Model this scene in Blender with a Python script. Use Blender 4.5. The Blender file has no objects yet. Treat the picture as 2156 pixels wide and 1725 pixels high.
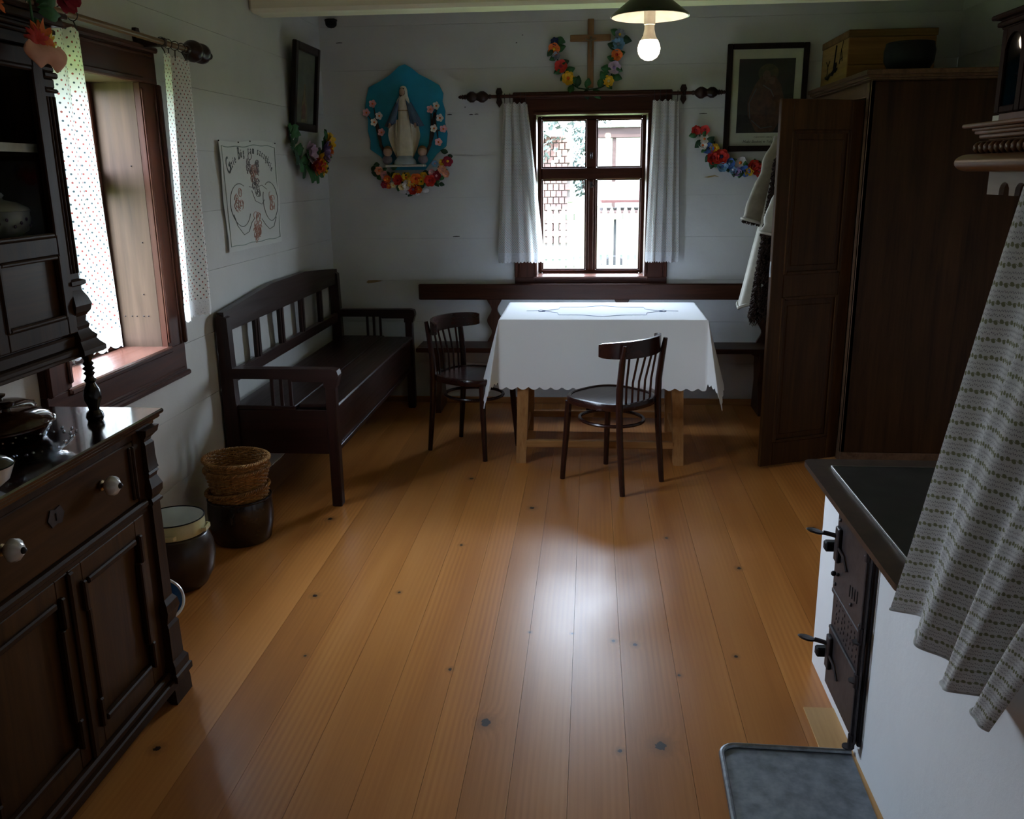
import bpy, bmesh, math, random
from mathutils import Vector, Matrix, noise
PI = math.pi
sc = bpy.context.scene
col = sc.collection
R = random.Random(7)

# ---------------------------------------------------------------- camera, world, sun, exposure
cam_d = bpy.data.cameras.new('camera')
cam = bpy.data.objects.new('camera', cam_d); col.objects.link(cam)
cam_d.sensor_fit = 'HORIZONTAL'; cam_d.sensor_width = 36.0
cam_d.lens = 1889.99 / 2156 * 36.0
cam_d.clip_start = 0.05; cam_d.clip_end = 300
cam.matrix_world = Matrix(((0.9963041, 0.0850839, -0.0117822, 0.0),
                           (-0.0104325, 0.2560159, 0.9666163, 0.0),
                           (0.0852599, -0.9629209, 0.2559574, 1.58),
                           (0, 0, 0, 1)))
# rows above are world axes in camera space: columns needed are the camera axes in the world
_X = Vector((0.9963041246, 0.0850839027, -0.0117822223))
_Y = Vector((-0.0104325039, 0.2560159347, 0.9666162652))
_Z = Vector((0.0852599210, -0.9629208539, 0.2559573698))
cam.matrix_world = Matrix(((_X.x, _Y.x, _Z.x, 0), (_X.y, _Y.y, _Z.y, 0), (_X.z, _Y.z, _Z.z, 1.58), (0, 0, 0, 1)))
sc.camera = cam

w = bpy.data.worlds.new('world'); sc.world = w; w.use_nodes = True
nt = w.node_tree; nt.nodes.clear()
_o = nt.nodes.new('ShaderNodeOutputWorld'); _b = nt.nodes.new('ShaderNodeBackground')
_t = nt.nodes.new('ShaderNodeTexCoord'); _s = nt.nodes.new('ShaderNodeSeparateXYZ'); _r = nt.nodes.new('ShaderNodeValToRGB')
nt.links.new(_t.outputs['Generated'], _s.inputs[0]); nt.links.new(_s.outputs['Z'], _r.inputs[0])
_r.color_ramp.elements[0].position = 0.0; _r.color_ramp.elements[0].color = (0.78, 0.89, 1.0, 1)
_r.color_ramp.elements[1].position = 0.7; _r.color_ramp.elements[1].color = (0.60, 0.77, 1.0, 1)
nt.links.new(_r.outputs[0], _b.inputs[0]); _b.inputs[1].default_value = 10.0
nt.links.new(_b.outputs[0], _o.inputs[0])
sun_d = bpy.data.lights.new('sun', 'SUN'); sun = bpy.data.objects.new('sun', sun_d); col.objects.link(sun)
sun_d.energy = 10.0; sun_d.angle = 0.01; sun_d.color = (1, 0.95, 0.86)
sun.rotation_euler = Vector((0.55, -0.62, 0.95)).to_track_quat('Z', 'Y').to_euler()   # stands behind the viewer, high on the right
def portal(name, loc, rot, sx, sz):
    l = bpy.data.lights.new(name, 'AREA'); l.shape = 'RECTANGLE'; l.size = sx; l.size_y = sz
    l.cycles.is_portal = True
    o = bpy.data.objects.new(name, l); col.objects.link(o); o.location = loc; o.rotation_euler = rot
portal('window_portal', (0, 6.40, 1.41), (-PI/2, 0, 0), 0.74, 1.08)
portal('window_portal.001', (-2.04, 3.19, 1.41), (0, -PI/2, 0), 1.08, 0.74)
sc.view_settings.view_transform = 'Standard'; sc.view_settings.look = 'None'
sc.view_settings.exposure = 2.25; sc.view_settings.gamma = 1.0; sc.view_settings.use_curve_mapping = False
sc.cycles.max_bounces = 8; sc.cycles.diffuse_bounces = 5; sc.cycles.sample_clamp_indirect = 6.0
sc.cycles.caustics_reflective = False; sc.cycles.caustics_refractive = False

# ---------------------------------------------------------------- materials
def newmat(name):
    m = bpy.data.materials.new(name); m.use_nodes = True
    nt = m.node_tree; b = nt.nodes['Principled BSDF']
    return m, nt, b
def nd(nt, t, **kw):
    n = nt.nodes.new(t)
    for k, v in kw.items(): setattr(n, k, v)
    return n
def setin(nt, sock, v):
    if hasattr(v, 'is_output') or isinstance(v, bpy.types.NodeSocket): nt.links.new(v, sock)
    else: sock.default_value = v
def mt(nt, op, a, b=0.0, c=0.0):
    n = nd(nt, 'ShaderNodeMath', operation=op)
    setin(nt, n.inputs[0], a); setin(nt, n.inputs[1], b); setin(nt, n.inputs[2], c)
    return n.outputs[0]
def mixc(nt, f, a, b):
    n = nd(nt, 'ShaderNodeMix', data_type='RGBA')
    setin(nt, n.inputs[0], f); setin(nt, n.inputs[6], a if not isinstance(a, tuple) else (*a[:3], 1)); setin(nt, n.inputs[7], b if not isinstance(b, tuple) else (*b[:3], 1))
    return n.outputs[2]
def ramp(nt, f, stops):
    n = nd(nt, 'ShaderNodeValToRGB'); e = n.color_ramp.elements
    while len(e) < len(stops): e.new(0.5)
    for i, (p, c) in enumerate(stops):
        e[i].position = p; e[i].color = (*c[:3], 1) if isinstance(c, tuple) else (c, c, c, 1)
    nt.links.new(f, n.inputs[0]); return n.outputs[0]
def noise_n(nt, vec, scale, detail=3, rough=.5, dist=0.0):
    n = nd(nt, 'ShaderNodeTexNoise'); nt.links.new(vec, n.inputs['Vector'])
    n.inputs['Scale'].default_value = scale; n.inputs['Detail'].default_value = detail
    n.inputs['Roughness'].default_value = rough; n.inputs['Distortion'].default_value = dist
    return n.outputs['Fac']
def mapping(nt, vec, sc_, loc=(0, 0, 0)):
    n = nd(nt, 'ShaderNodeMapping'); nt.links.new(vec, n.inputs[0]); n.inputs['Scale'].default_value = sc_; n.inputs['Location'].default_value = loc
    return n.outputs[0]
def bump(nt, b, h, strength=.3, dist=.002):
    n = nd(nt, 'ShaderNodeBump'); n.inputs['Strength'].default_value = strength; n.inputs['Distance'].default_value = dist
    nt.links.new(h, n.inputs['Height']); nt.links.new(n.outputs[0], b.inputs['Normal'])
_cache = {}
def wood(dark, light, axis='z', rough=.4, scale=1.0, bmp=.25, rnd=True, spec=.15):
    k = ('wood', dark, light, axis, rough, scale, bmp, spec)
    if k in _cache: return _cache[k]
    m, nt, b = newmat('wood')
    tc = nd(nt, 'ShaderNodeTexCoord').outputs['Object']
    if rnd:
        oi = nd(nt, 'ShaderNodeObjectInfo').outputs['Random']
        cb = nd(nt, 'ShaderNodeCombineXYZ'); 
        for i in range(3): nt.links.new(mt(nt, 'MULTIPLY', oi, 7.3 + 3*i), cb.inputs[i])
        va = nd(nt, 'ShaderNodeVectorMath', operation='ADD'); nt.links.new(tc, va.inputs[0]); nt.links.new(cb.outputs[0], va.inputs[1]); tc = va.outputs[0]
    s = [16.0*scale]*3; s['xyz'.index(axis)] = 1.2*scale
    v = mapping(nt, tc, s)
    n1 = noise_n(nt, v, 1.0, 4, .6, .8)
    s2 = [70.0*scale]*3; s2['xyz'.index(axis)] = 2.5*scale
    n2 = noise_n(nt, mapping(nt, tc, s2), 1.0, 3, .6)
    f = mt(nt, 'ADD', mt(nt, 'MULTIPLY', n1, .65), mt(nt, 'MULTIPLY', n2, .35))
    c = ramp(nt, f, [(.32, dark), (.68, light)])
    nt.links.new(c, b.inputs['Base Color']); b.inputs['Specular IOR Level'].default_value = spec
    nt.links.new(mt(nt, 'MAXIMUM' if rough > .28 else 'MINIMUM', mt(nt, 'ADD', mt(nt, 'MULTIPLY', n2, .25), rough - .12), .285 if rough > .28 else .262), b.inputs['Roughness'])
    bump(nt, b, n2, bmp, .0012)
    _cache[k] = m; return m
def plain(name, c, rough=.5, metal=0.0, var=.12, scale=30, bmp=0.0, coat=0.0, spec=None):
    k = ('plain', name, c, rough, metal)
    if k in _cache: return _cache[k]
    m, nt, b = newmat(name)
    tc = nd(nt, 'ShaderNodeTexCoord').outputs['Object']
    n = noise_n(nt, tc, scale, 3, .6)
    d = tuple(x*(1-var) for x in c); l = tuple(min(1, x*(1+var)) for x in c)
    nt.links.new(ramp(nt, n, [(.3, d), (.7, l)]), b.inputs['Base Color'])
    b.inputs['Roughness'].default_value = rough; b.inputs['Metallic'].default_value = metal
    b.inputs['Coat Weight'].default_value = coat
    if spec is not None: b.inputs['Specular IOR Level'].default_value = spec
    if bmp: bump(nt, b, n, bmp, .002)
    _cache[k] = m; return m

def plaster(name, base, bmpd=.006, scuff=.25):
    m, nt, b = newmat(name)
    tc = nd(nt, 'ShaderNodeTexCoord').outputs['Object']
    n1 = noise_n(nt, tc, 2.2, 5, .6); n2 = noise_n(nt, tc, 34, 5, .7)
    sm = noise_n(nt, mapping(nt, tc, (3, 3, 14)), 1.0, 4, .6)
    c = ramp(nt, n1, [(.3, tuple(x*(1-scuff*.5) for x in base)), (.7, base)])
    c = mixc(nt, ramp(nt, sm, [(.66, 0.0), (.80, scuff)]), c, tuple(x*.72 for x in base[:2]) + (base[2]*.62,))
    nt.links.new(c, b.inputs['Base Color']); b.inputs['Roughness'].default_value = .85
    b.inputs['Specular IOR Level'].default_value = .25
    h = mt(nt, 'ADD', mt(nt, 'MULTIPLY', n1, 2.0), mt(nt, 'MULTIPLY', n2, .35))
    bump(nt, b, h, .5, bmpd); return m
M_wall = plaster('lime_plaster', (.60, .60, .585))
M_stove = plaster('stove_limewash', (.90, .92, .95), .004, .14)
M_ceil = plaster('painted_ceiling_wood', (.72, .70, .58), .004, .3)

KNOTS = [(-.296, 2.321, .014), (.214, 2.245, .015), (.097, 2.212, .006), (-.445, 2.607, .006), (.167, 2.806, .007), (.094, 2.827, .006), (-1.219, 2.133, .010), (-1.216, 3.89, .011),
         (-.27, 4.085, .011), (-.95, 2.66, .005), (-.73, 3.15, .006), (.62, 3.45, .008), (1.02, 3.9, .012), (-.55, 3.62, .006), (.35, 3.75, .007), (-1.05, 3.1, .009), (.50, 2.75, .006), (.30, 2.62, .005), (-.05, 2.87, .004), (-.2, 2.87, .004), (-.62, 4.5, .010), (.9, 3.0, .009)]
floor_root = bpy.data.objects.new('floor', None); col.objects.link(floor_root); floor_root['kind'] = 'structure'
def floor_mat():
    m, nt, b = newmat('pine_floorboard')
    tc = nd(nt, 'ShaderNodeTexCoord').outputs['Object']
    oi = nd(nt, 'ShaderNodeObjectInfo').outputs['Random']
    cb = nd(nt, 'ShaderNodeCombineXYZ')
    nt.links.new(mt(nt, 'MULTIPLY', oi, 13.0), cb.inputs[0]); nt.links.new(mt(nt, 'MULTIPLY', oi, 57.0), cb.inputs[1])
    va = nd(nt, 'ShaderNodeVectorMath', operation='ADD'); nt.links.new(tc, va.inputs[0]); nt.links.new(cb.outputs[0], va.inputs[1]); p = va.outputs[0]
    # knots where the boards show them: grain bends round each
    tf = nd(nt, 'ShaderNodeTexCoord'); tf.object = floor_root; q = nd(nt, 'ShaderNodeSeparateXYZ'); nt.links.new(tf.outputs['Object'], q.inputs[0])
    kn = None; core = None; halo = None
    kd = mt(nt, 'MULTIPLY', mt(nt, 'SUBTRACT', noise_n(nt, tf.outputs['Object'], 70, 3, .6), .5), 1.6)
    for kx, ky, r in KNOTS:
        dx = mt(nt, 'DIVIDE', mt(nt, 'SUBTRACT', q.outputs[0], kx), r); dy = mt(nt, 'DIVIDE', mt(nt, 'SUBTRACT', q.outputs[1], ky), r*1.25)
        d = mt(nt, 'SQRT', mt(nt, 'ADD', mt(nt, 'MULTIPLY', dx, dx), mt(nt, 'MULTIPLY', dy, dy)))
        d = mt(nt, 'ADD', d, kd)
        far = mt(nt, 'MAXIMUM', 0.0, mt(nt, 'SUBTRACT', 1.0, mt(nt, 'DIVIDE', d, 7.0)))
        far = mt(nt, 'MULTIPLY', mt(nt, 'MULTIPLY', far, far), r*3.5)
        c_ = mt(nt, 'LESS_THAN', d, 1.0); h_ = mt(nt, 'MAXIMUM', 0.0, mt(nt, 'SUBTRACT', 1.0, mt(nt, 'DIVIDE', d, 3.4)))
        kn = far if kn is None else mt(nt, 'ADD', kn, far); core = c_ if core is None else mt(nt, 'MAXIMUM', core, c_); halo = h_ if halo is None else mt(nt, 'MAXIMUM', halo, h_)
    sp = nd(nt, 'ShaderNodeSeparateXYZ'); nt.links.new(p, sp.inputs[0])
    wob = noise_n(nt, mapping(nt, p, (3.0, .5, 1)), 1.0, 2, .5)
    x = mt(nt, 'ADD', sp.outputs[0], mt(nt, 'ADD', mt(nt, 'MULTIPLY', wob, .045), kn))
    ring = mt(nt, 'SINE', mt(nt, 'MULTIPLY', x, 330.0))
    ring = mt(nt, 'MULTIPLY', mt(nt, 'MULTIPLY', mt(nt, 'ADD', ring, 1.0), .5), ramp(nt, noise_n(nt, mapping(nt, p, (6, .6, 1)), 1.0, 2, .5), [(.40, 0.0), (.65, 1.0)]))
    fine = noise_n(nt, mapping(nt, p, (160, 3, 1)), 1.0, 3, .6)
    broad = noise_n(nt, mapping(nt, p, (5, .35, 1)), 1.0, 3, .55)
    f = mt(nt, 'ADD', mt(nt, 'MULTIPLY', ring, .16), mt(nt, 'ADD', mt(nt, 'MULTIPLY', fine, .2), mt(nt, 'MULTIPLY', broad, .72)))
    c = ramp(nt, f, [(.28, (.36, .114, .021)), (.50, (.50, .188, .044)), (.80, (.62, .268, .078))])
    tint = mt(nt, 'ADD', .86, mt(nt, 'MULTIPLY', oi, .24))
    hs = nd(nt, 'ShaderNodeHueSaturation'); nt.links.new(tint, hs.inputs['Value']); nt.links.new(c, hs.inputs['Color']); c = hs.outputs[0]
    c = mixc(nt, mt(nt, 'MULTIPLY', halo, .75), c, (.16, .06, .02))
    c = mixc(nt, mt(nt, 'MULTIPLY', core, .95), c, (.020, .012, .012))
    nt.links.new(c, b.inputs['Base Color'])
    rn = noise_n(nt, mapping(nt, p, (22, 7, 1)), 1.0, 4, .7)
    nt.links.new(mt(nt, 'MAXIMUM', .288, mt(nt, 'ADD', .265, mt(nt, 'MULTIPLY', rn, .08))), b.inputs['Roughness'])
    wv = noise_n(nt, mapping(nt, p, (14, 4, 1)), 1.0, 2, .5)
    bump(nt, b, wv, .10, .003)
    return m
M_floor = floor_mat()

def glass_mat(name='window_glass', tint=(1, 1, 1), gl=1.0, base=0.0):
    m = bpy.data.materials.new(name); m.use_nodes = True; nt = m.node_tree; nt.nodes.clear()
    o = nd(nt, 'ShaderNodeOutputMaterial'); mx = nd(nt, 'ShaderNodeMixShader'); fr = nd(nt, 'ShaderNodeFresnel'); fr.inputs[0].default_value = 1.45
    tr = nd(nt, 'ShaderNodeBsdfTransparent'); tr.inputs[0].default_value = (*tint, 1)
    g = nd(nt, 'ShaderNodeBsdfGlossy'); g.inputs['Roughness'].default_value = .02
    ge = nd(nt, 'ShaderNodeNewGeometry')
    nt.links.new(mt(nt, 'MULTIPLY', mt(nt, 'MINIMUM', 1.0, mt(nt, 'ADD', base, mt(nt, 'MULTIPLY', fr.outputs[0], gl))), mt(nt, 'SUBTRACT', 1.0, ge.outputs['Backfacing'])), mx.inputs[0]); nt.links.new(tr.outputs[0], mx.inputs[1]); nt.links.new(g.outputs[0], mx.inputs[2])
    nt.links.new(mx.outputs[0], o.inputs[0]); return m
M_glass = glass_mat()
M_cglass = glass_mat('cabinet_glass', (.93, .95, .95), .5)
M_bglass = glass_mat('brown_glass', (.55, .28, .12))
M_crystal = glass_mat('cut_glass', (.80, .82, .84), 1.5, .14)

def cloth_mat(name, pattern, base=(.82, .82, .80), transl=.35, P=.0165):
    m = bpy.data.materials.new(name); m.use_nodes = True; nt = m.node_tree; nt.nodes.clear()
    o = nd(nt, 'ShaderNodeOutputMaterial')
    uv = nd(nt, 'ShaderNodeUVMap').outputs[0]; s = nd(nt, 'ShaderNodeSeparateXYZ'); nt.links.new(uv, s.inputs[0])
    U, V = s.outputs[0], s.outputs[1]
    c = None
    fr = lambda a: mt(nt, 'FRACT', a)
    if pattern == 'dots':
        a = mt(nt, 'DIVIDE', mt(nt, 'ADD', U, V), P); b_ = mt(nt, 'DIVIDE', mt(nt, 'SUBTRACT', U, V), P)
        da = mt(nt, 'SUBTRACT', fr(a), .5); db = mt(nt, 'SUBTRACT', fr(b_), .5)
        r2 = mt(nt, 'ADD', mt(nt, 'MULTIPLY', da, da), mt(nt, 'MULTIPLY', db, db))
        dot = mt(nt, 'LESS_THAN', r2, .030)
        par = mt(nt, 'GREATER_THAN', fr(mt(nt, 'MULTIPLY', mt(nt, 'FLOOR', a), .5)), .25)
        c = mixc(nt, mt(nt, 'MULTIPLY', dot, .92), base, mixc(nt, par, (.02, .05, .07), (.35, .03, .02)))
    elif pattern == 'leaves':
        P = .038
        v = mt(nt, 'DIVIDE', V, P); vf = fr(v); row = mt(nt, 'FLOOR', v)
        us = mt(nt, 'ADD', U, mt(nt, 'MULTIPLY', fr(mt(nt, 'MULTIPLY', row, .5)), .014))
        L = mt(nt, 'DIVIDE', us, .0155); lf = mt(nt, 'SUBTRACT', fr(L), .5)
        alt = mt(nt, 'SUBTRACT', mt(nt, 'MULTIPLY', fr(mt(nt, 'MULTIPLY', mt(nt, 'FLOOR', L), .5)), .16), .04)
        lv = mt(nt, 'SUBTRACT', vf, mt(nt, 'ADD', .20, alt))
        tilt = mt(nt, 'ADD', lf, mt(nt, 'MULTIPLY', lv, 1.2))
        e = mt(nt, 'ADD', mt(nt, 'POWER', mt(nt, 'ABSOLUTE', mt(nt, 'DIVIDE', tilt, .36)), 2.0), mt(nt, 'POWER', mt(nt, 'ABSOLUTE', mt(nt, 'DIVIDE', lv, .125)), 2.0))
        leaf = mt(nt, 'LESS_THAN', e, 1.0)
        stem = mt(nt, 'LESS_THAN', mt(nt, 'ABSOLUTE', mt(nt, 'SUBTRACT', vf, mt(nt, 'ADD', .21, mt(nt, 'MULTIPLY', mt(nt, 'SINE', mt(nt, 'MULTIPLY', us, 2*PI/.031)), .07)))), .016)
        c = mixc(nt, mt(nt, 'MULTIPLY', mt(nt, 'MAXIMUM', leaf, stem), .85), base, (.16, .17, .06))
        for k, (vc, ph) in enumerate(((.56, 0.0), (.82, .003))):
            w_ = mt(nt, 'MULTIPLY', mt(nt, 'SINE', mt(nt, 'MULTIPLY', mt(nt, 'ADD', us, ph), 2*PI/.0072)), .045)
            w2 = mt(nt, 'ADD', w_, mt(nt, 'MULTIPLY', mt(nt, 'SINE', mt(nt, 'MULTIPLY', us, 2*PI/.019)), .03))
            ln = mt(nt, 'LESS_THAN', mt(nt, 'ABSOLUTE', mt(nt, 'SUBTRACT', vf, mt(nt, 'ADD', vc, w2))), .030)
            gate = mt(nt, 'GREATER_THAN', mt(nt, 'SINE', mt(nt, 'MULTIPLY', us, 2*PI/.0053)), -.55)
            c = mixc(nt, mt(nt, 'MULTIPLY', mt(nt, 'MULTIPLY', ln, gate), .8), c, (.14, .13, .16))
    elif pattern == 'lace':
        vo = nd(nt, 'ShaderNodeTexVoronoi'); vo.feature = 'DISTANCE_TO_EDGE'; nt.links.new(uv, vo.inputs['Vector']); vo.inputs['Scale'].default_value = 130
        c = mixc(nt, mt(nt, 'GREATER_THAN', vo.outputs['Distance'], .28), (.85, .86, .87), (.60, .62, .64))
    di = nd(nt, 'ShaderNodeBsdfDiffuse'); tl = nd(nt, 'ShaderNodeBsdfTranslucent'); mx = nd(nt, 'ShaderNodeMixShader'); mx.inputs[0].default_value = transl
    if c is None: di.inputs[0].default_value = (*base, 1); tl.inputs[0].default_value = (*base, 1)
    else: nt.links.new(c, di.inputs[0]); nt.links.new(c, tl.inputs[0])
    tcn = nd(nt, 'ShaderNodeTexCoord').outputs['Object']
    bn = nd(nt, 'ShaderNodeBump'); bn.inputs['Strength'].default_value = .25; bn.inputs['Distance'].default_value = .004
    nt.links.new(noise_n(nt, tcn, 14, 4, .6), bn.inputs['Height']); nt.links.new(bn.outputs[0], di.inputs['Normal'])
    nt.links.new(di.outputs[0], mx.inputs[1]); nt.links.new(tl.outputs[0], mx.inputs[2]); nt.links.new(mx.outputs[0], o.inputs[0])
    return m
M_dots = cloth_mat('dotted_cotton', 'dots', transl=.45)
M_dots2 = cloth_mat('dotted_cotton_large', 'dots', (.86, .86, .84), .32, .027)
M_leaf = cloth_mat('leaf_print_cotton', 'leaves', (.66, .66, .66), .2)
M_lace = cloth_mat('white_lace', 'lace', transl=.4)
M_linen = cloth_mat('white_linen', None, (.90, .90, .92), .10)
M_sampler = cloth_mat('sampler_linen', None, (.66, .67, .64), .1)

# ---------------------------------------------------------------- mesh helpers
class G:
    def __init__(s): s.v = []; s.f = []; s.uv = {}
    def add(s, vs, fs, M=None):
        o = len(s.v)
        if M is not None: vs = [M @ Vector(v) for v in vs]
        s.v += [tuple(v) for v in vs]; s.f += [tuple(i + o for i in f) for f in fs]; return s
    def box(s, x0, x1, y0, y1, z0, z1, b=.002, M=None):
        lo = (min(x0, x1), min(y0, y1), min(z0, z1)); hi = (max(x0, x1), max(y0, y1), max(z0, z1))
        b = min(b, *[(hi[i]-lo[i])*.45 for i in range(3)])
        vs = []; idx = {}
        for sx in (0, 1):
            for sy in (0, 1):
                for sz in (0, 1):
                    c = [hi[i] if (sx, sy, sz)[i] else lo[i] for i in range(3)]
                    d = [-1 if (sx, sy, sz)[i] else 1 for i in range(3)]
                    for a in range(3):
                        p = [c[i] + (0 if i == a else d[i]*b) for i in range(3)]
                        idx[(sx, sy, sz, a)] = len(vs); vs.append(p)
        fs = []
        for a in range(3):
            o = [i for i in range(3) if i != a]
            for sd in (0, 1):
                q = []
                for u, v in ((0, 0), (1, 0), (1, 1), (0, 1)):
                    k = [0, 0, 0]; k[a] = sd; k[o[0]] = u; k[o[1]] = v; q.append(idx[(*k, a)])
                fs.append(q)
            for u in (0, 1):
                for v in (0, 1):
                    k0 = [0, 0, 0]; k0[o[0]] = u; k0[o[1]] = v; k1 = list(k0); k1[a] = 1
                    fs.append((idx[(*k0, o[0])], idx[(*k1, o[0])], idx[(*k1, o[1])], idx[(*k0, o[1])]))
        for sx in (0, 1):
            for sy in (0, 1):
                for sz in (0, 1): fs.append(tuple(idx[(sx, sy, sz, a)] for a in range(3)))
        return s.add(vs, fs, M)
    def lathe(s, prof, c=(0, 0, 0), n=20, M=None, sx=1, sy=1, ph=0.0, cap=True, amp=0.0, lobes=0):
        vs = []; fs = []
        for r, z in prof:
            for i in range(n):
                a = 2*PI*i/n + ph; rr = r*(1 + (amp*math.cos(lobes*a) if lobes else 0))
                vs.append((c[0] + rr*sx*math.cos(a), c[1] + rr*sy*math.sin(a), c[2] + z))
        for j in range(len(prof)-1):
            for i in range(n):
                k = (i+1) % n; fs.append((j*n+i, j*n+k, (j+1)*n+k, (j+1)*n+i))
        if cap:
            if prof[0][0] > 1e-6: fs.append(tuple(range(n-1, -1, -1)))
            if prof[-1][0] > 1e-6: fs.append(tuple((len(prof)-1)*n + i for i in range(n)))
        return s.add(vs, fs, M)
    def tube(s, pts, r, n=8, closed=False, M=None, flat=1.0, up=None):
        pts = [Vector(p) for p in pts]; m = len(pts); rs = r if isinstance(r, (list, tuple)) else [r]*m
        vs = []; fs = []; prev = None
        for i, p in enumerate(pts):
            if closed: t = (pts[(i+1) % m] - pts[i-1])
            else: t = pts[min(i+1, m-1)] - pts[max(i-1, 0)]
            t = t.normalized() if t.length > 1e-9 else Vector((0, 0, 1))
            if up is not None: a = Vector(up) - t*t.dot(Vector(up))
            elif prev is None:
                a = Vector((0, 0, 1)) if abs(t.z) < .9 else Vector((1, 0, 0)); a = a - t*a.dot(t)
            else: a = prev - t*prev.dot(t)
            a.normalize(); prev = a; bb = t.cross(a)
            for k in range(n):
                an = 2*PI*k/n; vs.append(p + a*(rs[i]*math.cos(an)) + bb*(rs[i]*flat*math.sin(an)))
        for i in range(m if closed else m-1):
            j = (i+1) % m
            for k in range(n):
                l = (k+1) % n; fs.append((i*n+k, i*n+l, j*n+l, j*n+k))
        if not closed: fs += [tuple(range(n-1, -1, -1)), tuple((m-1)*n+k for k in range(n))]
        return s.add(vs, fs, M)
    def strip(s, pts, w, t, up=(0, 0, 1), M=None):
        """a band with rectangular section w (along up) by t, swept along pts"""
        pts = [Vector(p) for p in pts]; m = len(pts); vs = []; fs = []
        for i, p in enumerate(pts):
            d = (pts[min(i+1, m-1)] - pts[max(i-1, 0)]).normalized(); u = Vector(up); u = (u - d*u.dot(d)).normalized(); sd = d.cross(u)
            ww = w[i] if isinstance(w, (list, tuple)) else w
            for a, b in ((-.5, -.5), (.5, -.5), (.5, .5), (-.5, .5)): vs.append(p + sd*(a*t) + u*(b*ww))
        for i in range(m-1):
            for k in range(4):
                l = (k+1) % 4; fs.append((i*4+k, i*4+l, i*4+4+l, i*4+4+k))
        fs += [(3, 2, 1, 0), tuple((m-1)*4+k for k in range(4))]
        return s.add(vs, fs, M)
    def prism(s, poly, f0, f1, M=None):
        """poly of (a,b); f0/f1 map (a,b) to the two ends"""
        n = len(poly); vs = [f0(*p) for p in poly] + [f1(*p) for p in poly]
        fs = [tuple(range(n-1, -1, -1)), tuple(range(n, 2*n))] + [(i, (i+1) % n, n + (i+1) % n, n+i) for i in range(n)]
        return s.add(vs, fs, M)
    def ball(s, c, r, n=10, sx=1, sy=1, sz=1, M=None):
        h = max(4, n//2)
        prof = [(max(0.0, r*math.sin(PI*i/h)), -r*sz*math.cos(PI*i/h)) for i in range(h+1)]
        return s.lathe(prof, c, n, M, sx, sy, cap=False)
    def grid(s, fn, nu, nv, uvf=None, M=None):
        o = len(s.v); vs = [fn(i/nu, j/nv) for j in range(nv+1) for i in range(nu+1)]
        fs = [(j*(nu+1)+i, j*(nu+1)+i+1, (j+1)*(nu+1)+i+1, (j+1)*(nu+1)+i) for j in range(nv) for i in range(nu)]
        if uvf:
            for j in range(nv+1):
                for i in range(nu+1): s.uv[o + j*(nu+1)+i] = uvf(i/nu, j/nv)
        return s.add(vs, fs, M)

def setprops(o, label=None, cat=None, group=None, kind=None):
    if label: o['label'] = label
    if cat: o['category'] = cat
    if group: o['group'] = group
    if kind: o['kind'] = kind
    return o
def build(name, g, mat, parent=None, world=True, smooth=35, label=None, cat=None, group=None, kind=None, recalc=True, origin=None):
    me = bpy.data.meshes.new(name)
    off = Vector((0, 0, 0))
    if parent is not None and world:
        off = parent_origin(parent)
    if origin is not None: off = Vector(origin)
    me.from_pydata([tuple(Vector(v) - off) for v in g.v], [], g.f)
    if g.uv:
        ul = me.uv_layers.new(name='UVMap')
        for lp in me.loops: ul.data[lp.index].uv = g.uv.get(lp.vertex_index, (0, 0))
    if recalc:
        bm = bmesh.new(); bm.from_mesh(me); bmesh.ops.remove_doubles(bm, verts=bm.verts, dist=1e-6) if not g.uv else None
        bmesh.ops.recalc_face_normals(bm, faces=bm.faces); bm.to_mesh(me); bm.free()
    me.materials.append(mat)
    if smooth:
        me.polygons.foreach_set('use_smooth', [True]*len(me.polygons))
        me.set_sharp_from_angle(angle=math.radians(smooth))
    me.update()
    o = bpy.data.objects.new(name, me); col.objects.link(o)
    if parent is not None:
        o.parent = parent
        if origin is not None: o.location = Vector(origin) - parent_origin(parent)
    elif origin is not None: o.location = origin
    return setprops(o, label, cat, group, kind)
def parent_origin(p):
    l = Vector(p.location)
    if p.parent is not None: l = l + parent_origin(p.parent)
    return l
def thing(name, loc, label=None, cat=None, group=None, kind=None, rz=0.0):
    o = bpy.data.objects.new(name, None); col.objects.link(o); o.location = loc; o.rotation_euler = (0, 0, rz); o.empty_display_size = .05
    return setprops(o, label, cat, group, kind)
def copy_tree(o, parent=None):
    c = o.copy(); col.objects.link(c); c.parent = parent
    for ch in [x for x in col.objects if x.parent == o]: copy_tree(ch, c)
    return c
def text_mesh(name, s, size, M, mat, parent, shear=0.0, extrude=.0004, align='CENTER'):
    cu = bpy.data.curves.new(name, 'FONT'); cu.body = s; cu.size = size; cu.shear = shear; cu.extrude = extrude; cu.align_x = align
    o = bpy.data.objects.new(name, cu); col.objects.link(o)
    dg = bpy.context.evaluated_depsgraph_get(); me = bpy.data.meshes.new_from_object(o.evaluated_get(dg))
    bpy.data.objects.remove(o)
    g = G(); off = Vector((0, 0, 0))
    g.add([M @ v.co for v in me.vertices], [tuple(p.vertices) for p in me.polygons])
    return g

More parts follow.
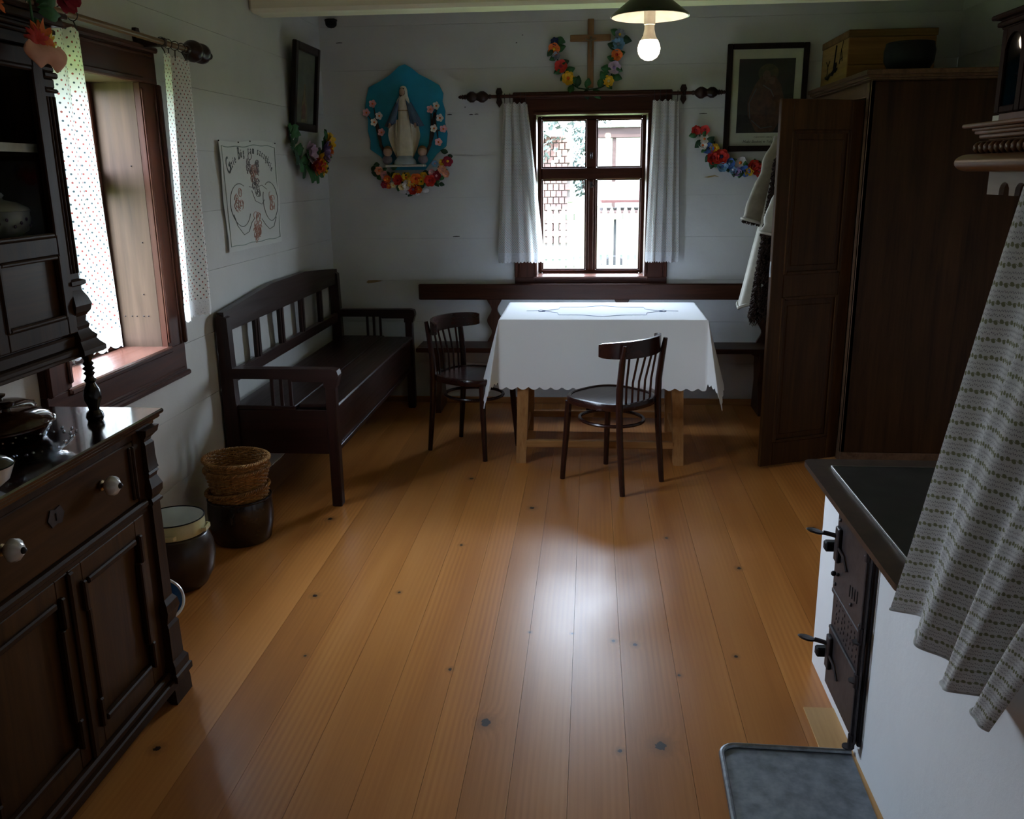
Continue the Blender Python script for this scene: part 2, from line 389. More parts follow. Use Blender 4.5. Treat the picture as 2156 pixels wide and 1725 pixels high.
# palette
W_CAS = wood((.028, .008, .0045), (.078, .024, .013), 'z', .38)
W_CASx = wood((.028, .008, .0045), (.078, .024, .013), 'x', .38)
W_BENCH = wood((.012, .005, .004), (.034, .011, .008), 'y', .32, spec=.3)
W_BENCHz = wood((.012, .005, .004), (.034, .011, .008), 'z', .32, spec=.3)
W_BENCHx = wood((.012, .005, .004), (.034, .011, .008), 'x', .32, spec=.3)
W_CHAIR = wood((.020, .006, .004), (.036, .010, .007), 'z', .25, 1.0, .1, spec=.45)
W_CHAIRy = wood((.020, .006, .004), (.036, .010, .007), 'y', .25, 1.0, .06, spec=.45)
W_BUF = wood((.018, .0075, .003), (.058, .025, .009), 'z', .48, spec=.10)
W_BUFy = wood((.018, .0075, .003), (.058, .025, .009), 'y', .48, spec=.10)
W_DRAW = wood((.028, .011, .0035), (.080, .033, .010), 'y', .36)
W_DOOR = wood((.026, .011, .0035), (.080, .034, .010), 'z', .38)
W_WARD = wood((.015, .0065, .0028), (.050, .021, .0075), 'z', .36)
W_WARDy = wood((.06, .030, .016), (.15, .085, .05), 'y', .45)
W_WB = wood((.026, .009, .005), (.070, .024, .013), 'x', .36)
W_WBz = wood((.030, .012, .008), (.085, .034, .020), 'z', .36)
W_TAB = wood((.26, .11, .035), (.46, .23, .085), 'z', .45)
W_TABx = wood((.26, .11, .035), (.46, .23, .085), 'x', .45)
W_TABy = wood((.26, .11, .035), (.46, .23, .085), 'y', .45)
W_SHUT = wood((.036, .018, .010), (.095, .054, .034), 'z', .55, .7)
W_SILL = wood((.10, .035, .022), (.18, .075, .05), 'x', .25, spec=.6)
W_GOLD = wood((.10, .038, .014), (.20, .085, .032), 'y', .38, spec=.25)
W_KAB = wood((.010, .003, .002), (.030, .008, .005), 'z', .7, spec=.06)
M_black = plain('black_iron', (.008, .008, .009), .6, spec=.2)
M_iron = plain('stove_iron', (.040, .034, .038), .46, .5, .35, 40, .15)
M_plate = plain('cast_plate', (.030, .030, .028), .38, .5, .4, 12, .1)
M_rust = plain('brown_iron_edge', (.060, .036, .024), .42, .45, .35, 18, .1)
M_porc = plain('white_porcelain', (.80, .80, .80), .15, 0, .02)
M_brass = plain('aged_brass', (.25, .17, .07), .35, .9)
# ================================================================ THE SETTING
XL, XR, YB, YF, ZC = -1.77, 2.25, 6.13, -1.6, 2.64
TH = .24
# ---- floor
floor = floor_root
g = G().box(XL-.3, XR+.3, YF-.3, YB+.3, -.12, -.03, 0)
build('subfloor', g, plain('dark_ground', (.02, .015, .01), .9), floor, kind='structure')
seams = [XL, -1.62, -1.46, -1.285, -1.10, -.93, -.765, -.60, -.435, -.325, -.20, -.045, .115, .29, .46, .63, .80, .98, 1.15, 1.33, 1.50, 1.68, 1.86, 2.05, XR]
plank_meshes = {}
for i in range(len(seams)-1):
    a, b_ = seams[i], seams[i+1]
    cx = (a+b_)/2; hw = (b_-a)/2 - .0005
    g = G().box(cx-hw, cx+hw, YF, YB, -.03, 0.0 + (i*7 % 3)*.00005, 0)
    build('plank', g, M_floor, floor, origin=(cx, 2.2, 0), smooth=0)
# ---- timber walls: courses of limewashed logs, each one a piece of the wall
LV = [0, .29, .58, .865, 1.15, 1.42, 1.69, 1.96, 2.23, 2.50, ZC]
def course(name, x0, x1, z0, z1, parent, seed, M):
    g = G(); n = max(2, int((x1-x0)/.12)); nz = 5
    gap = .0007
    z0 += gap; z1 -= gap
    def fn(u, v):
        x = x0 + (x1-x0)*u; z = z0 + (z1-z0)*v
        e = min(v, 1-v)*(z1-z0)
        d = .006*noise.noise(Vector((x*1.7 + seed*9, z*3, seed))) + .0025*noise.noise(Vector((x*9, z*14, seed)))
        d *= 1.0 if 0 < v < 1 else .4
        return (x, d + (.0020 if e < .001 else 0.0), z)
    g.grid(fn, n, nz)
    o = len(g.v); rowb = list(range(0, n+1)); rowt = [nz*(n+1)+i for i in range(n+1)]
    # thickness behind
    g.add([(x0, .02, z0), (x1, .02, z0), (x1, TH, z0), (x0, TH, z0), (x0, .02, z1), (x1, .02, z1), (x1, TH, z1), (x0, TH, z1)],
          [(0, 1, 2, 3), (4, 7, 6, 5), (0, 4, 5, 1), (1, 5, 6, 2), (2, 6, 7, 3), (3, 7, 4, 0)])
    # rim joining face to block
    for j, zz in ((0, z0), (nz, z1)):
        f0 = [g.v[j*(n+1)+i] for i in range(n+1)]
        g.add(f0 + [(p[0], .02, zz) for p in f0], [(i, i+1, n+2+i, n+1+i) for i in range(n)])
    for i_ in (0, n):
        f0 = [g.v[j*(n+1)+i_] for j in range(nz+1)]
        g.add(f0 + [(p[0], .02, p[2]) for p in f0], [(j, j+1, nz+2+j, nz+1+j) for j in range(nz)])
    me_o = build(name, g, M_wall, parent, world=False, smooth=50, kind='structure')
    return me_o
def wall(name, loc, rz, x0, x1, hole=None, seed=0):
    r = thing(name, loc, kind='structure', rz=rz)
    for i in range(len(LV)-1):
        z0, z1 = LV[i], LV[i+1]
        if hole and z0 >= hole[2]-.01 and z1 <= hole[3]+.01:
            course('timber', x0, hole[0], z0, z1, r, seed+i, None); course('timber', hole[1], x1, z0, z1, r, seed+i+.5, None)
        else: course('timber', x0, x1, z0, z1, r, seed+i, None)
    g = G()   # lime chinking right behind the joints
    if hole:
        for a, b_, c, d in ((x0, x1, 0, hole[2]), (x0, x1, hole[3], ZC), (x0, hole[0], hole[2], hole[3]), (hole[1], x1, hole[2], hole[3])): g.box(a, b_, .012, TH+.02, c, d, 0)
    else: g.box(x0, x1, .012, TH+.02, 0, ZC, 0)
    build('chinking', g, M_wall, r, world=False, smooth=0, kind='structure')
    return r
HX, HZ0, HZ1 = .385, .865, 1.96
wall_back = wall('wall_back', (0, YB, 0), 0, XL-.02, XR+.02, (-HX, HX, HZ0, HZ1), 1)
WL = 3.19
wall_left = wall('wall_left', (XL, WL, 0), PI/2, YF-WL-.02, YB-WL, (-HX, HX, HZ0, HZ1), 30)
wall_right = wall('wall_right', (XR, 0, 0), -PI/2, -YB, -YF, None, 60)
wall_front = wall('wall_front', (0, YF, 0), PI, -XR-.02, -XL+.02, None, 90)
ceiling = thing('ceiling', (0, 0, ZC), kind='structure')
for i in range(19):
    y0 = YF + i*(YB-YF)/19
    build('ceiling_board', G().box(XL-.3, XR+.3, y0+.001, y0+(YB-YF)/19-.001, ZC, ZC+.06, .004), M_ceil, ceiling, kind='structure')
build('light_block_roof', G().box(XL-.6, XR+.6, YF-.5, YB+.5, ZC+.08, ZC+.16, 0), M_ceil, ceiling, kind='structure')  # unseen slab over the ceiling boards, put in to block outside light
beam = build('trim_1', G().box(XL, XR, 4.86, 5.05, 2.39, ZC, .018), wood((.78, .75, .56), (.90, .88, .70), 'x', .7, .6), kind='structure', origin=(0, 4.95, 2.39))
build('trim_2', G().box(XL, XR, 1.5, 1.70, 2.39, ZC, .018), wood((.78, .75, .56), (.90, .88, .70), 'x', .7, .6), kind='structure', origin=(0, 1.6, 2.39))
build('baseboard_back', G().box(XL+.01, XR-.01, YB-.012, YB-.001, .001, .045, .003), wood((.28, .12, .04), (.42, .2, .07), 'x', .45), kind='structure')
build('trim_3', G().box(.655, .745, 1.2, 2.46, .0012, .005, .001), wood((.50, .28, .11), (.66, .40, .18), 'y', .5), kind='structure', origin=(.7, 2, 0), smooth=0)
# chipped patches of bare wood on the limewash
def chip(pts, y, parent):
    g = G(); g.prism(pts, lambda a, b: (a, y-.004, b), lambda a, b: (a, y+.012, b)); build('plaster_chip', g, wood((.25, .17, .07), (.36, .26, .12), 'x', .7), parent, kind='structure')
chip([(-1.545, .853), (-1.53, .845), (-1.49, .850), (-1.425, .862), (-1.47, .867), (-1.53, .866)], YB, wall_back)
chip([(.73, 1.532), (.76, 1.528), (.80, 1.536), (.83, 1.533), (.80, 1.545), (.775, 1.540)], YB, wall_back)

for cx0_, cx1_, cz in ((-.945, -.915, 1.945), (-.80, -.775, 1.943), (-.765, -.74, 1.945), (-.93, -.885, 1.158), (.31, .325, 2.40), (.685, .735, 1.925), (-1.66, -1.62, 2.40), (-.49, -.48, 2.375), (-.45, -.442, 2.42), (-.83, -.822, 1.99)):
    g = G(); g.prism([(cx0_, cz), (cx1_, cz+.001), (cx1_, cz+.004), ((cx0_+cx1_)/2, cz+.006), (cx0_, cz+.003)], lambda a, b: (a, YB-.005, b), lambda a, b: (a, YB+.01, b))
    build('plaster_crack', g, plain('crack_shadow', (.05, .045, .04), .9), wall_back, kind='structure')
# ---- windows
def window(name, loc, rz):
    r = thing(name, loc, kind='structure', rz=rz)
    def P(n, g, m, par=r, **k): return build(n, g, m, par, world=False, kind='structure', **k)
    # casing: flat board with an outer bead and an inner step
    def cas(x0, x1, z0, z1, vert, sgn):
        g = G(); g.box(x0, x1, -.022, .006, z0, z1, .003)
        if vert:
            o, i = (x0, x1) if sgn < 0 else (x1, x0); d = 1 if sgn < 0 else -1
            g.box(o, o + d*.022, -.040, -.02, z0, z1, .006); g.box(i, i - d*.020, -.032, -.02, z0+.02, z1-.02, .005); g.box(o+d*.028, o+d*.040, -.028, -.02, z0, z1, .004)
        else:
            o, i = (z1, z0) if sgn > 0 else (z0, z1); d = -1 if sgn > 0 else 1
            g.box(x0, x1, -.0405, -.02, o, o + d*.022, .006); g.box(x0+.13, x1-.13, -.0325, -.02, i - d*.020, i, .005); g.box(x0+.028, x1-.028, -.0285, -.02, o+d*.028, o+d*.040, .004)
        P('casing', g, W_CAS if vert else W_CASx)
    cas(-.51, -.36, .885, 1.935, True, -1); cas(.36, .51, .885, 1.935, True, 1)
    cas(-.51, .51, 1.935, 2.075, False, 1); cas(-.51, .51, .745, .885, False, -1)
    # reveal boards
    P('reveal_board', G().box(-.384, -.36, .004, .26, .885, 1.935, .001), W_SHUT); P('reveal_board', G().box(.36, .384, .004, .26, .885, 1.935, .001), W_SHUT)
    P('head_board', G().box(-.384, .384, .004, .26, 1.935, 1.958, .001), W_SHUT)
    P('sill', G().box(-.384, .384, -.030, .26, .868, .892, .005), W_SILL)
    # sash frame
    ys0, ys1 = .175, .225
    P('sash_frame', G().box(-.359, -.335, ys0, ys1, .893, 1.934, .004).box(.335, .359, ys0, ys1, .893, 1.934, .004)
      .box(-.335, .335, ys0, ys1, 1.912, 1.934, .004).box(-.335, .335, ys0, ys1, .893, .915, .004), W_CAS)
    P('transom', G().box(-.336, .336, ys0-.012, ys1, 1.525, 1.602, .006), W_CASx)
    P('mullion', G().box(-.036, .036, ys0-.010, ys1, .914, 1.526, .006).box(-.036, .036, ys0-.010, ys1, 1.601, 1.913, .006).box(-.018, .018, ys0-.022, ys0, .914, 1.526, .005), W_CAS)
    for sx in (-1, 1):
        for z0, z1 in ((.915, 1.525), (1.602, 1.912)):
            a, b_ = sorted((sx*.036, sx*.335))
            pn = P('pane', G().box(a, b_, .200, .203, z0, z1, 0), M_glass, smooth=0)
            P('glazing_bead', G().box(a, a+.008, .19, .21, z0, z1, .002).box(b_-.008, b_, .19, .21, z0, z1, .002).box(a+.008, b_-.008, .19, .21, z0, z0+.008, .002).box(a+.008, b_-.008, .19, .21, z1-.008, z1, .002), W_CAS, pn)
    P('latch', G().box(-.008, .008, ys0-.032, ys0-.022, 1.47, 1.51, .002).tube([(0, ys0-.03, 1.49), (.018, ys0-.04, 1.485), (.03, ys0-.04, 1.475)], .004, 6), M_iron)
    P('latch', G().box(-.008, .008, ys0-.022, ys0-.010, 1.66, 1.70, .002).ball((0, ys0-.026, 1.68), .008, 8), M_iron)
    return r
window_1 = window('window_1', (0, YB, 0), 0)
window_2 = window('window_2', (XL, WL, 0), PI/2)
# knots and nail heads in the reveal board of the side window
g = G()
for yy, zz in ((.05, 1.02), (.07, 1.02), (.10, 1.02), (.12, 1.02), (.15, 1.02), (.04, 1.32), (.05, 1.62), (.06, 1.11)):
    g.ball((.3585, yy, zz), .003, 6)
build('nail', g, M_iron, window_2, world=False, kind='structure')

# ================================================================ OUTSIDE
grass = plain('lawn', (.12, .16, .05), .9, 0, .35, 3)
build('ground', G().box(-60, 60, -40, 90, -.75, -.5, 0), grass, kind='structure', smooth=0)
build('far_lawn', G().box(-40, 40, 12.6, 90, -.5, -.485, 0), plain('darkened_lawn', (.030, .042, .018), .9, 0, .4, 3), kind='structure', smooth=0)  # far part of the lawn, darkened in its colour so it does not wash out
build('foundation', G().box(XL-TH-.02, XR+TH, YF-TH, YB+TH-.05, -.52, -.12, 0), plain('stone', (.3, .3, .28), .9), kind='structure', smooth=0)
# turf blades close to the fence
W_FENCE = wood((.07, .075, .05), (.13, .13, .10), 'z', .8)
FY = 14.0
fence = thing('picket_fence', (0, FY, -.5), 'pale weathered picket fence on the lawn beyond the back window', 'fence')
for sz in (0.02, .80):
    build('rail', G().box(-2.2, 2.6, FY+.02, FY+.06, sz-.04+.1, sz+.05+.1, .004), W_FENCE, fence)
n = 0
pk = None
x = -2.1
while x < 2.5:
    if n % 13 == 4:
        build('post', G().box(x-.045, x+.045, FY-.03, FY+.06, -.52, 1.13, .006).lathe([(.0, 0), (.07, 0), (.072, .02), (.05, .04), (0, .045)], (x, FY+.015, 1.13), 12), W_FENCE, fence)
    else:
        h = 1.08 + R.uniform(-.015, .02)
        if pk is None:
            g = G(); g.prism([(-.032, -.95), (.032, -.95), (.034, .0), (.022, .055), (.0, .11), (-.022, .055), (-.034, .0)], lambda a, b: (a, -.02, b), lambda a, b: (a, .0, b))
            pk = build('picket', g, W_FENCE, fence, world=False); o = pk
        else: o = pk.copy(); col.objects.link(o)
        o.location = (x, 0.018, h - .11 + .5)
    x += .105; n += 1
# brick barn
brick_m = plain('red_brick', (.11, .055, .047), .8, 0, .25, 9)
barn = thing('brick_barn', (-2.5, 22, -.5), 'red brick barn wall behind the fence, left lower pane', 'building')
build('wall_core', G().box(-6, -.50, 22.06, 25, -.5, 2.35, 0), plain('mortar', (.10, .085, .075), .9), barn)
bk = None
for r_ in range(16):
    for c in range(15):
        xx = -2.45 + c*.135 + (.067 if r_ % 2 else 0)
        zz = -.1 + r_*.155
        if xx > -.56: continue
        if bk is None:
            g = G().box(-.058, .058, -.05, .06, .01, .145, .006); bk = build('brick', g, brick_m, barn, world=False, smooth=0); o = bk
        else: o = bk.copy(); col.objects.link(o)
        o.location = (xx+2.5, R.uniform(-.006, .006), zz+.5)
build('roof', G().prism([(-.4, 0), (1.8, 1.3), (4.0, 0), (4.0, .12), (1.8, 1.42), (-.4, .12)], lambda a, b: (-6.2, 21.7+a, 2.35+b), lambda a, b: (-.55, 21.7+a, 2.35+b)), plain('roof_tile', (.62, .55, .5), .8), barn)
# open shed at right
shed = thing('open_shed', (1.6, 20, -.5), 'open shed with brown fascia beam and post beyond the fence', 'building')
W_SH = wood((.016, .009, .008), (.032, .020, .018), 'x', .7)
build('fascia_beam', G().box(.05, 4.0, 19.9, 20.0, 2.25, 2.46, .01), W_SH, shed)
for px_ in (.48, 2.6, 3.8): build('post', G().box(px_-.04, px_+.04, 19.95, 20.03, -.5, 2.26, .006), W_SH, shed)
build('roof', G().box(0, 4.1, 19.8, 23.3, 2.47, 2.53, .01), plain('pale_roof', (.75, .75, .75), .6), shed)
build('back_wall', G().box(0, 4.1, 23.2, 23.3, -.5, 2.46, .0), plain('pale_wall', (.80, .82, .80), .8), shed)
trailer = thing('farm_trailer', (1.2, 17.5, -.5), 'low farm trailer with pinkish tilt standing behind the picket fence', 'trailer')
build('tilt', G().box(.15, 1.35, 17.2, 18.6, 1.00, 1.36, .05), plain('pink_tarp', (.12, .05, .05), .7), trailer)
build('bed', G().box(.10, 1.6, 17.1, 18.8, .72, .86, .01), W_SH, trailer)
for wx in (.45, 1.3):
    build('wheel', G().lathe([(.02, -.05), (.25, -.05), (.27, -.03), (.27, .03), (.25, .05), (.02, .05)], (0, 0, 0), 24, Matrix.Translation((wx, 17.15, -.23)) @ Matrix.Rotation(PI/2, 4, 'X')), M_black, trailer)
build('axle', G().tube([(.45, 17.25, -.23), (.45, 18.6, -.23)], .03).tube([(1.3, 17.25, -.23), (1.3, 18.6, -.23)], .03).box(.4, .5, 17.3, 17.4, -.25, .73, .0).box(1.25, 1.35, 17.3, 17.4, -.25, .73, .0), M_black, trailer)
# trees
def tree(name, c, h, rad, seed, label):
    rr = random.Random(seed)
    t = thing(name, (c[0], c[1], -.5), label, 'tree')
    build('trunk', G().tube([(c[0], c[1], -.5), (c[0]+.05, c[1], h*.3), (c[0], c[1]+.05, h*.75)], [.16, .12, .05], 8).tube([(c[0], c[1], h*.35), (c[0]+rad*.5, c[1], h*.6)], [.07, .03], 6).tube([(c[0], c[1], h*.3), (c[0]-rad*.5, c[1], h*.55)], [.07, .03], 6), W_SH, t)
    g = G()
    for k in range(2600):
        while True:
            p = Vector((rr.uniform(-1, 1), rr.uniform(-1, 1), rr.uniform(-1, 1)))
            if .35 < p.length < 1: break
        q = Vector((c[0] + p.x*rad, c[1] + p.y*rad, h*.68 + p.z*h*.42))
        if noise.noise(q*1.6) < -.12: continue
        s_ = rr.uniform(.04, .10)
        a = Vector((rr.uniform(-1, 1), rr.uniform(-1, 1), rr.uniform(-1, 1))).normalized(); b_ = a.orthogonal().normalized(); c2 = a.cross(b_)
        g.add([q - b_*s_, q + c2*s_*.5, q + b_*s_, q - c2*s_*.5], [(0, 1, 2, 3)])
    o = build('foliage', g, plain('leaf_green', (.028, .042, .034), .7, 0, .4, 2), t, smooth=0, recalc=False, kind='stuff')
    return t
tree('garden_tree', (-1.35, 19.3), 5.4, 1.15, 3, 'loose green tree beyond the fence, in front of the brick barn')
tree('garden_tree', (-.05, 27.5), 3.0, .9, 5, 'small round green tree at the barn corner behind the fence')
# ================================================================ BIG FURNITURE
def frame_panel(g, gp, axis_M, x0, x1, z0, z1, st, depth, rail=None):
    """frame members to g and a raised field to gp, in the local x/z plane, front at y=0, going to +depth"""
    rail = rail or st
    g.box(x0, x0+st, 0, depth, z0, z1, .002, axis_M); g.box(x1-st, x1, 0, depth, z0, z1, .002, axis_M)
    g.box(x0+st, x1-st, 0, depth, z0, z0+rail, .002, axis_M); g.box(x0+st, x1-st, 0, depth, z1-rail, z1, .002, axis_M)
    gp.box(x0+st-.002, x1-st+.002, depth*.55, depth*.9, z0+rail-.002, z1-rail+.002, 0, axis_M)

# ---- dining table and its cloth
tb = thing('dining_table', (.065, 5.12, 0), 'plain pine table with box stretchers standing under a white cloth', 'table')
TX0, TX1, TY0, TY1, TZ = -.50, .64, 4.93, 5.60, .785
build('table_top', G().box(TX0, TX1, TY0, TY1, TZ-.03, TZ, .006), W_TABx, tb)
for lx, ly, nx, ny in ((-.375, 4.80, -.365, 5.03), (.495, 4.80, .485, 5.03), (-.375, 5.47, -.365, 5.42), (.50, 5.47, .49, 5.42)):
    g = G(); s_ = .028
    bot = [(lx-s_, ly-s_, .0), (lx+s_, ly-s_, .0), (lx+s_, ly+s_, .0), (lx-s_, ly+s_, .0)]
    t_ = .034; top = [(nx-t_, ny-t_, TZ-.032), (nx+t_, ny-t_, TZ-.032), (nx+t_, ny+t_, TZ-.032), (nx-t_, ny+t_, TZ-.032)]
    g.add(bot+top, [(3, 2, 1, 0), (4, 5, 6, 7), (0, 1, 5, 4), (1, 2, 6, 5), (2, 3, 7, 6), (3, 0, 4, 7)])
    build('leg', g, W_TAB, tb)
build('apron', G().box(-.34, .46, 5.01, 5.03, TZ-.13, TZ-.031, .002), W_TABx, tb); build('apron', G().box(-.34, .46, 5.42, 5.44, TZ-.13, TZ-.031, .002), W_TABx, tb)
build('stretcher', G().box(-.35, .47, 4.800, 4.838, .085, .125, .004), W_TABx, tb); build('stretcher', G().box(-.35, .475, 5.45, 5.48, .085, .125, .004), W_TABx, tb)
build('stretcher', G().box(-.39, -.36, 4.83, 5.45, .086, .124, .004), W_TABy, tb); build('stretcher', G().box(.485, .515, 4.83, 5.45, .086, .124, .004), W_TABy, tb)

OH = .39
cx0, cx1, cy0, cy1 = TX0-.004, TX1+.004, TY0-.004, TY1+.004
CW, CH = (cx1-cx0) + 2*OH, (cy1-cy0) + 2*OH
def cloth_pt(u, v):
    # cloth plane coordinates measured from the top's corner
    a = -OH + CW*u; b_ = -OH + CH*v
    # scalloped hem
    dx = max(0, -a, a-(cx1-cx0)); dy = max(0, -b_, b_-(cy1-cy0))
    sc_ = 1.0
    z = TZ + .003
    ax = min(max(a, 0), cx1-cx0); ay = min(max(b_, 0), cy1-cy0)
    X, Y = cx0+ax, cy0+ay
    if dx == 0 and dy == 0:
        return (X, Y, z + .0006*noise.noise(Vector((X*5, Y*5, 0))))
    sgx = -1 if a < 0 else 1; sgy = -1 if b_ < 0 else 1
    if dx > 0 and dy > 0:
        r = math.hypot(dx, dy); th = math.atan2(dy, dx)
        k = math.sin(2*th)
        rho = r*(.20 + .16*k**2)
        # folds beside the corner
        rho += .014*math.sin(6*th)*r/.4
        drop = math.sqrt(max(0, r*r - rho*rho))*(.93)
        return (X + sgx*rho*math.cos(th)*(1-.4*k*k), Y + sgy*rho*math.sin(th)*(1+.3*k*k), z - drop)
    d = dx + dy
    s_ = (ay if dx > 0 else ax); L = (cy1-cy0) if dx > 0 else (cx1-cx0)
    e = min(s_, L-s_)
    fade = min(1, e/.15)
    off = d*.20 + fade*(.004*math.sin(s_*11 + 1.3) + .010*noise.noise(Vector((s_*5, d*3, 3))))*min(1, d/.2)
    if dx > 0: return (X + sgx*off, Y, z - math.sqrt(max(0, d*d-off*off)))
    return (X, Y + sgy*off, z - math.sqrt(max(0, d*d-off*off)))
def cloth_edge(u, v):
    # pull the rim in and out for the scalloped border
    eu = min(u, 1-u)*CW; ev = min(v, 1-v)*CH
    e = min(eu, ev)
    if e < .03:
        t = (v*CH if eu < ev else u*CW)
        sc_ = .016*(1-abs(math.sin(PI*t/.062)))*(1 - e/.03)
        if eu < ev: u = u + (sc_/CW if u < .5 else -sc_/CW)
        else: v = v + (sc_/CH if v < .5 else -sc_/CH)
    return u, v
g = G(); NU, NV = 190, 150
g.grid(lambda u, v: cloth_pt(*cloth_edge(u, v)), NU, NV)
tc_o = build('tablecloth', g, M_linen, smooth=60, origin=(.07, 5.26, TZ+.003), label='white linen cloth with scalloped hem draped over the pine table', cat='tablecloth')
mcx, mcy = (cx0+cx1)/2, (cy0+cy1)/2 - .03
def scallop(n=120):
    pts = []
    for i in range(n):
        a = 2*PI*i/n; r = 1.06 - .20*abs(math.sin(4*a))
        pts.append((mcx + .33*r*math.cos(a), mcy + .20*r*math.sin(a), TZ+.0045))
    return pts
g = G().tube(scallop(), .0013, 5, closed=True)
for sx in (-1, 1):
    g.tube([(mcx+sx*.33, mcy+.02, TZ+.0045), (mcx+sx*.36, mcy+.035, TZ+.0045), (mcx+sx*.38, mcy+.01, TZ+.0045), (mcx+sx*.44, mcy, TZ+.0045)], .0013, 5)
    g.tube([(mcx+sx*.33, mcy-.02, TZ+.0045), (mcx+sx*.36, mcy-.03, TZ+.0045), (mcx+sx*.37, mcy-.005, TZ+.0045)], .0025, 5)
build('embroidery', g, plain('blue_thread', (.30, .36, .55), .8), tc_o, label='blue-grey stitched scalloped outline')

# ---- bentwood chairs
def make_chair(loc, rz, label):
    t = thing('dining_chair', loc, label, 'chair', 'bentwood chairs at the table', rz=rz)
    def P(n, g, **k): return build(n, g, W_CHAIRy if n in ('crest_rail', 'seat', 'seat_frame') else W_CHAIR, t, world=False, **k)
    # seat: rounded trapezoid ring with a shallow panel
    def rim(r):
        pts = []
        for i in range(48):
            a = 2*PI*i/48; c, s_ = math.cos(a), math.sin(a)
            hx = .212; hy = .205 + .012*c
            e = 2.7; k = (abs(c)**e + abs(s_)**e)**(-1/e)
            pts.append((hx*k*c*r, hy*k*s_*r))
        return pts
    g = G(); n = 48; vs = []; fs = []
    for r, z in ((.90, .425), (.985, .427), (1.0, .438), (1.0, .452), (.985, .462), (.93, .465), (.90, .461)):
        vs += [(p[0], p[1], z) for p in rim(r)]
    for j in range(6):
        for i in range(n): k = (i+1) % n; fs.append((j*n+i, j*n+k, (j+1)*n+k, (j+1)*n+i))
    g.add(vs, fs); fr_ = P('seat_frame', g, smooth=40)
    g = G(); vs = [(p[0], p[1], .458) for p in rim(.905)] + [(p[0], p[1], .430) for p in rim(.905)]
    g.add(vs, [tuple(range(48)), tuple(range(95, 47, -1))] + [(i, (i+1) % 48, 48+(i+1) % 48, 48+i) for i in range(48)]); P('seat', g)
    for sy in (-1, 1):
        P('leg', G().tube([(.185, sy*.175, .001), (.178, sy*.170, .12), (.168, sy*.163, .26), (.160, sy*.155, .43)], [.0135, .015, .0165, .018], 10))
        P('leg', G().tube([(-.215, sy*.158, .001), (-.200, sy*.156, .15), (-.186, sy*.153, .30), (-.178, sy*.152, .44), (-.180, sy*.153, .55), (-.196, sy*.156, .68), (-.212, sy*.158, .765)],
                          [.0135, .0155, .017, .0175, .017, .016, .011], 10))
    # stretcher ring
    P('stretcher_ring', G().tube([(.172*math.cos(2*PI*i/36), .158*math.sin(2*PI*i/36), .335) for i in range(36)], .0095, 8, closed=True))
    # crest rail, bent wide and curving forward at the ends
    pts = []
    for i in range(25):
        a = (i/24-.5)*2*1.25; pts.append((-.030 - .190*math.cos(a*.95) , .232*math.sin(a), .737 ))
    P('crest_rail', G().strip(pts, [.058 + .030*math.sin(PI*min(1, max(0, i/24*1.0)))**.4 for i in range(25)], .017), smooth=50)
    for k in range(5):
        y = (k-2)*.052; xb = -.172; xt = -.030 - .190*math.cos(math.asin(max(-1, min(1, y/.232)))*.95)
        P('spindle', G().tube([(xb, y*.9, .45), (xb-.004, y*.93, .56), (xt+.004, y, .705)], .0058, 8))
    return t
ch1 = make_chair((-.665, 5.035, 0), math.radians(-27), 'dark bentwood chair at the left end of the table')
ch2 = make_chair((.118, 4.530, 0), math.radians(138), 'dark bentwood chair in front of the table with its back turned')

# ---- settle (box bench) against the left wall
st = thing('settle_bench', (-1.47, 5.0, 0), 'long dark wooden box bench with slatted back and arms on left wall', 'bench')
Y0, Y1, XB, XF = 4.075, 5.98, -1.735, -1.215
for y in (Y0, Y1):
    build('leg', G().box(XF-.035, XF+.015, y-.025, y+.03, 0, .64, .005).prism([(XF-.04, .60), (XF+.02, .60), (XF+.035, .65), (XF+.03, .672), (XF-.04, .675)], lambda a, b: (a, y-.026, b), lambda a, b: (a, y+.031, b)), W_BENCHz, st)
    g = G().prism([(XB-.02, 0), (XB+.045, 0), (XB+.045, .48), (XB+.035, .93), (XB-.005, .95), (XB-.02, .93)], lambda a, b: (a, y-.025, b), lambda a, b: (a, y+.03, b))
    build('back_post', g, W_BENCHz, st)
    # arm with rounded front end
    build('armrest', G().prism([(XB+.04, .640), (XF-.20, .640), (XF-.19, .628), (XF-.03, .628), (XF+.02, .640), (XF+.035, .66), (XF+.028, .683), (XF-.0, .690), (XB+.04, .690)], lambda a, b: (a, y-.028, b), lambda a, b: (a, y+.032, b)), W_BENCHx, st)
    for k in range(3):
        xs = XF-.30 + k*.045; build('arm_spindle', G().box(xs-.008, xs+.008, y-.006, y+.008, .50, .642, .002), W_BENCHz, st)
# arched top rail
poly = []
N_ = 20
for i in range(N_+1):
    t_ = i/N_; y = Y0-.02 + (Y1-Y0+.045)*t_
    e = abs(t_-.5)*2
    top = .958 + .055*(1 - max(0, (e-.30)/.70)**1.0)
    poly.append((y, top))
poly += [(Y1+.025, .862), (Y0-.02, .862)]
build('top_rail', G().prism(poly, lambda a, b: (XB-.012, a, b), lambda a, b: (XB+.022, a, b)), W_BENCH, st)
build('lower_rail', G().box(XB-.006, XB+.024, Y0, Y1, .605, .665, .004), W_BENCH, st)
for y in (4.49, 4.865, 5.24, 5.615):
    build('back_slat', G().box(XB-.002, XB+.018, y-.034, y+.034, .66, .868, .003).box(XB+.018, XB+.023, y-.012, y+.012, .66, .866, .002), W_BENCHz, st)
build('seat', G().box(XB+.02, XF-.19, Y0-.01, Y1+.01, .483, .505, .004), W_BENCH, st); build('seat', G().box(XF-.187, XF+.012, Y0+.03, Y1-.03, .483, .505, .006), W_BENCH, st)
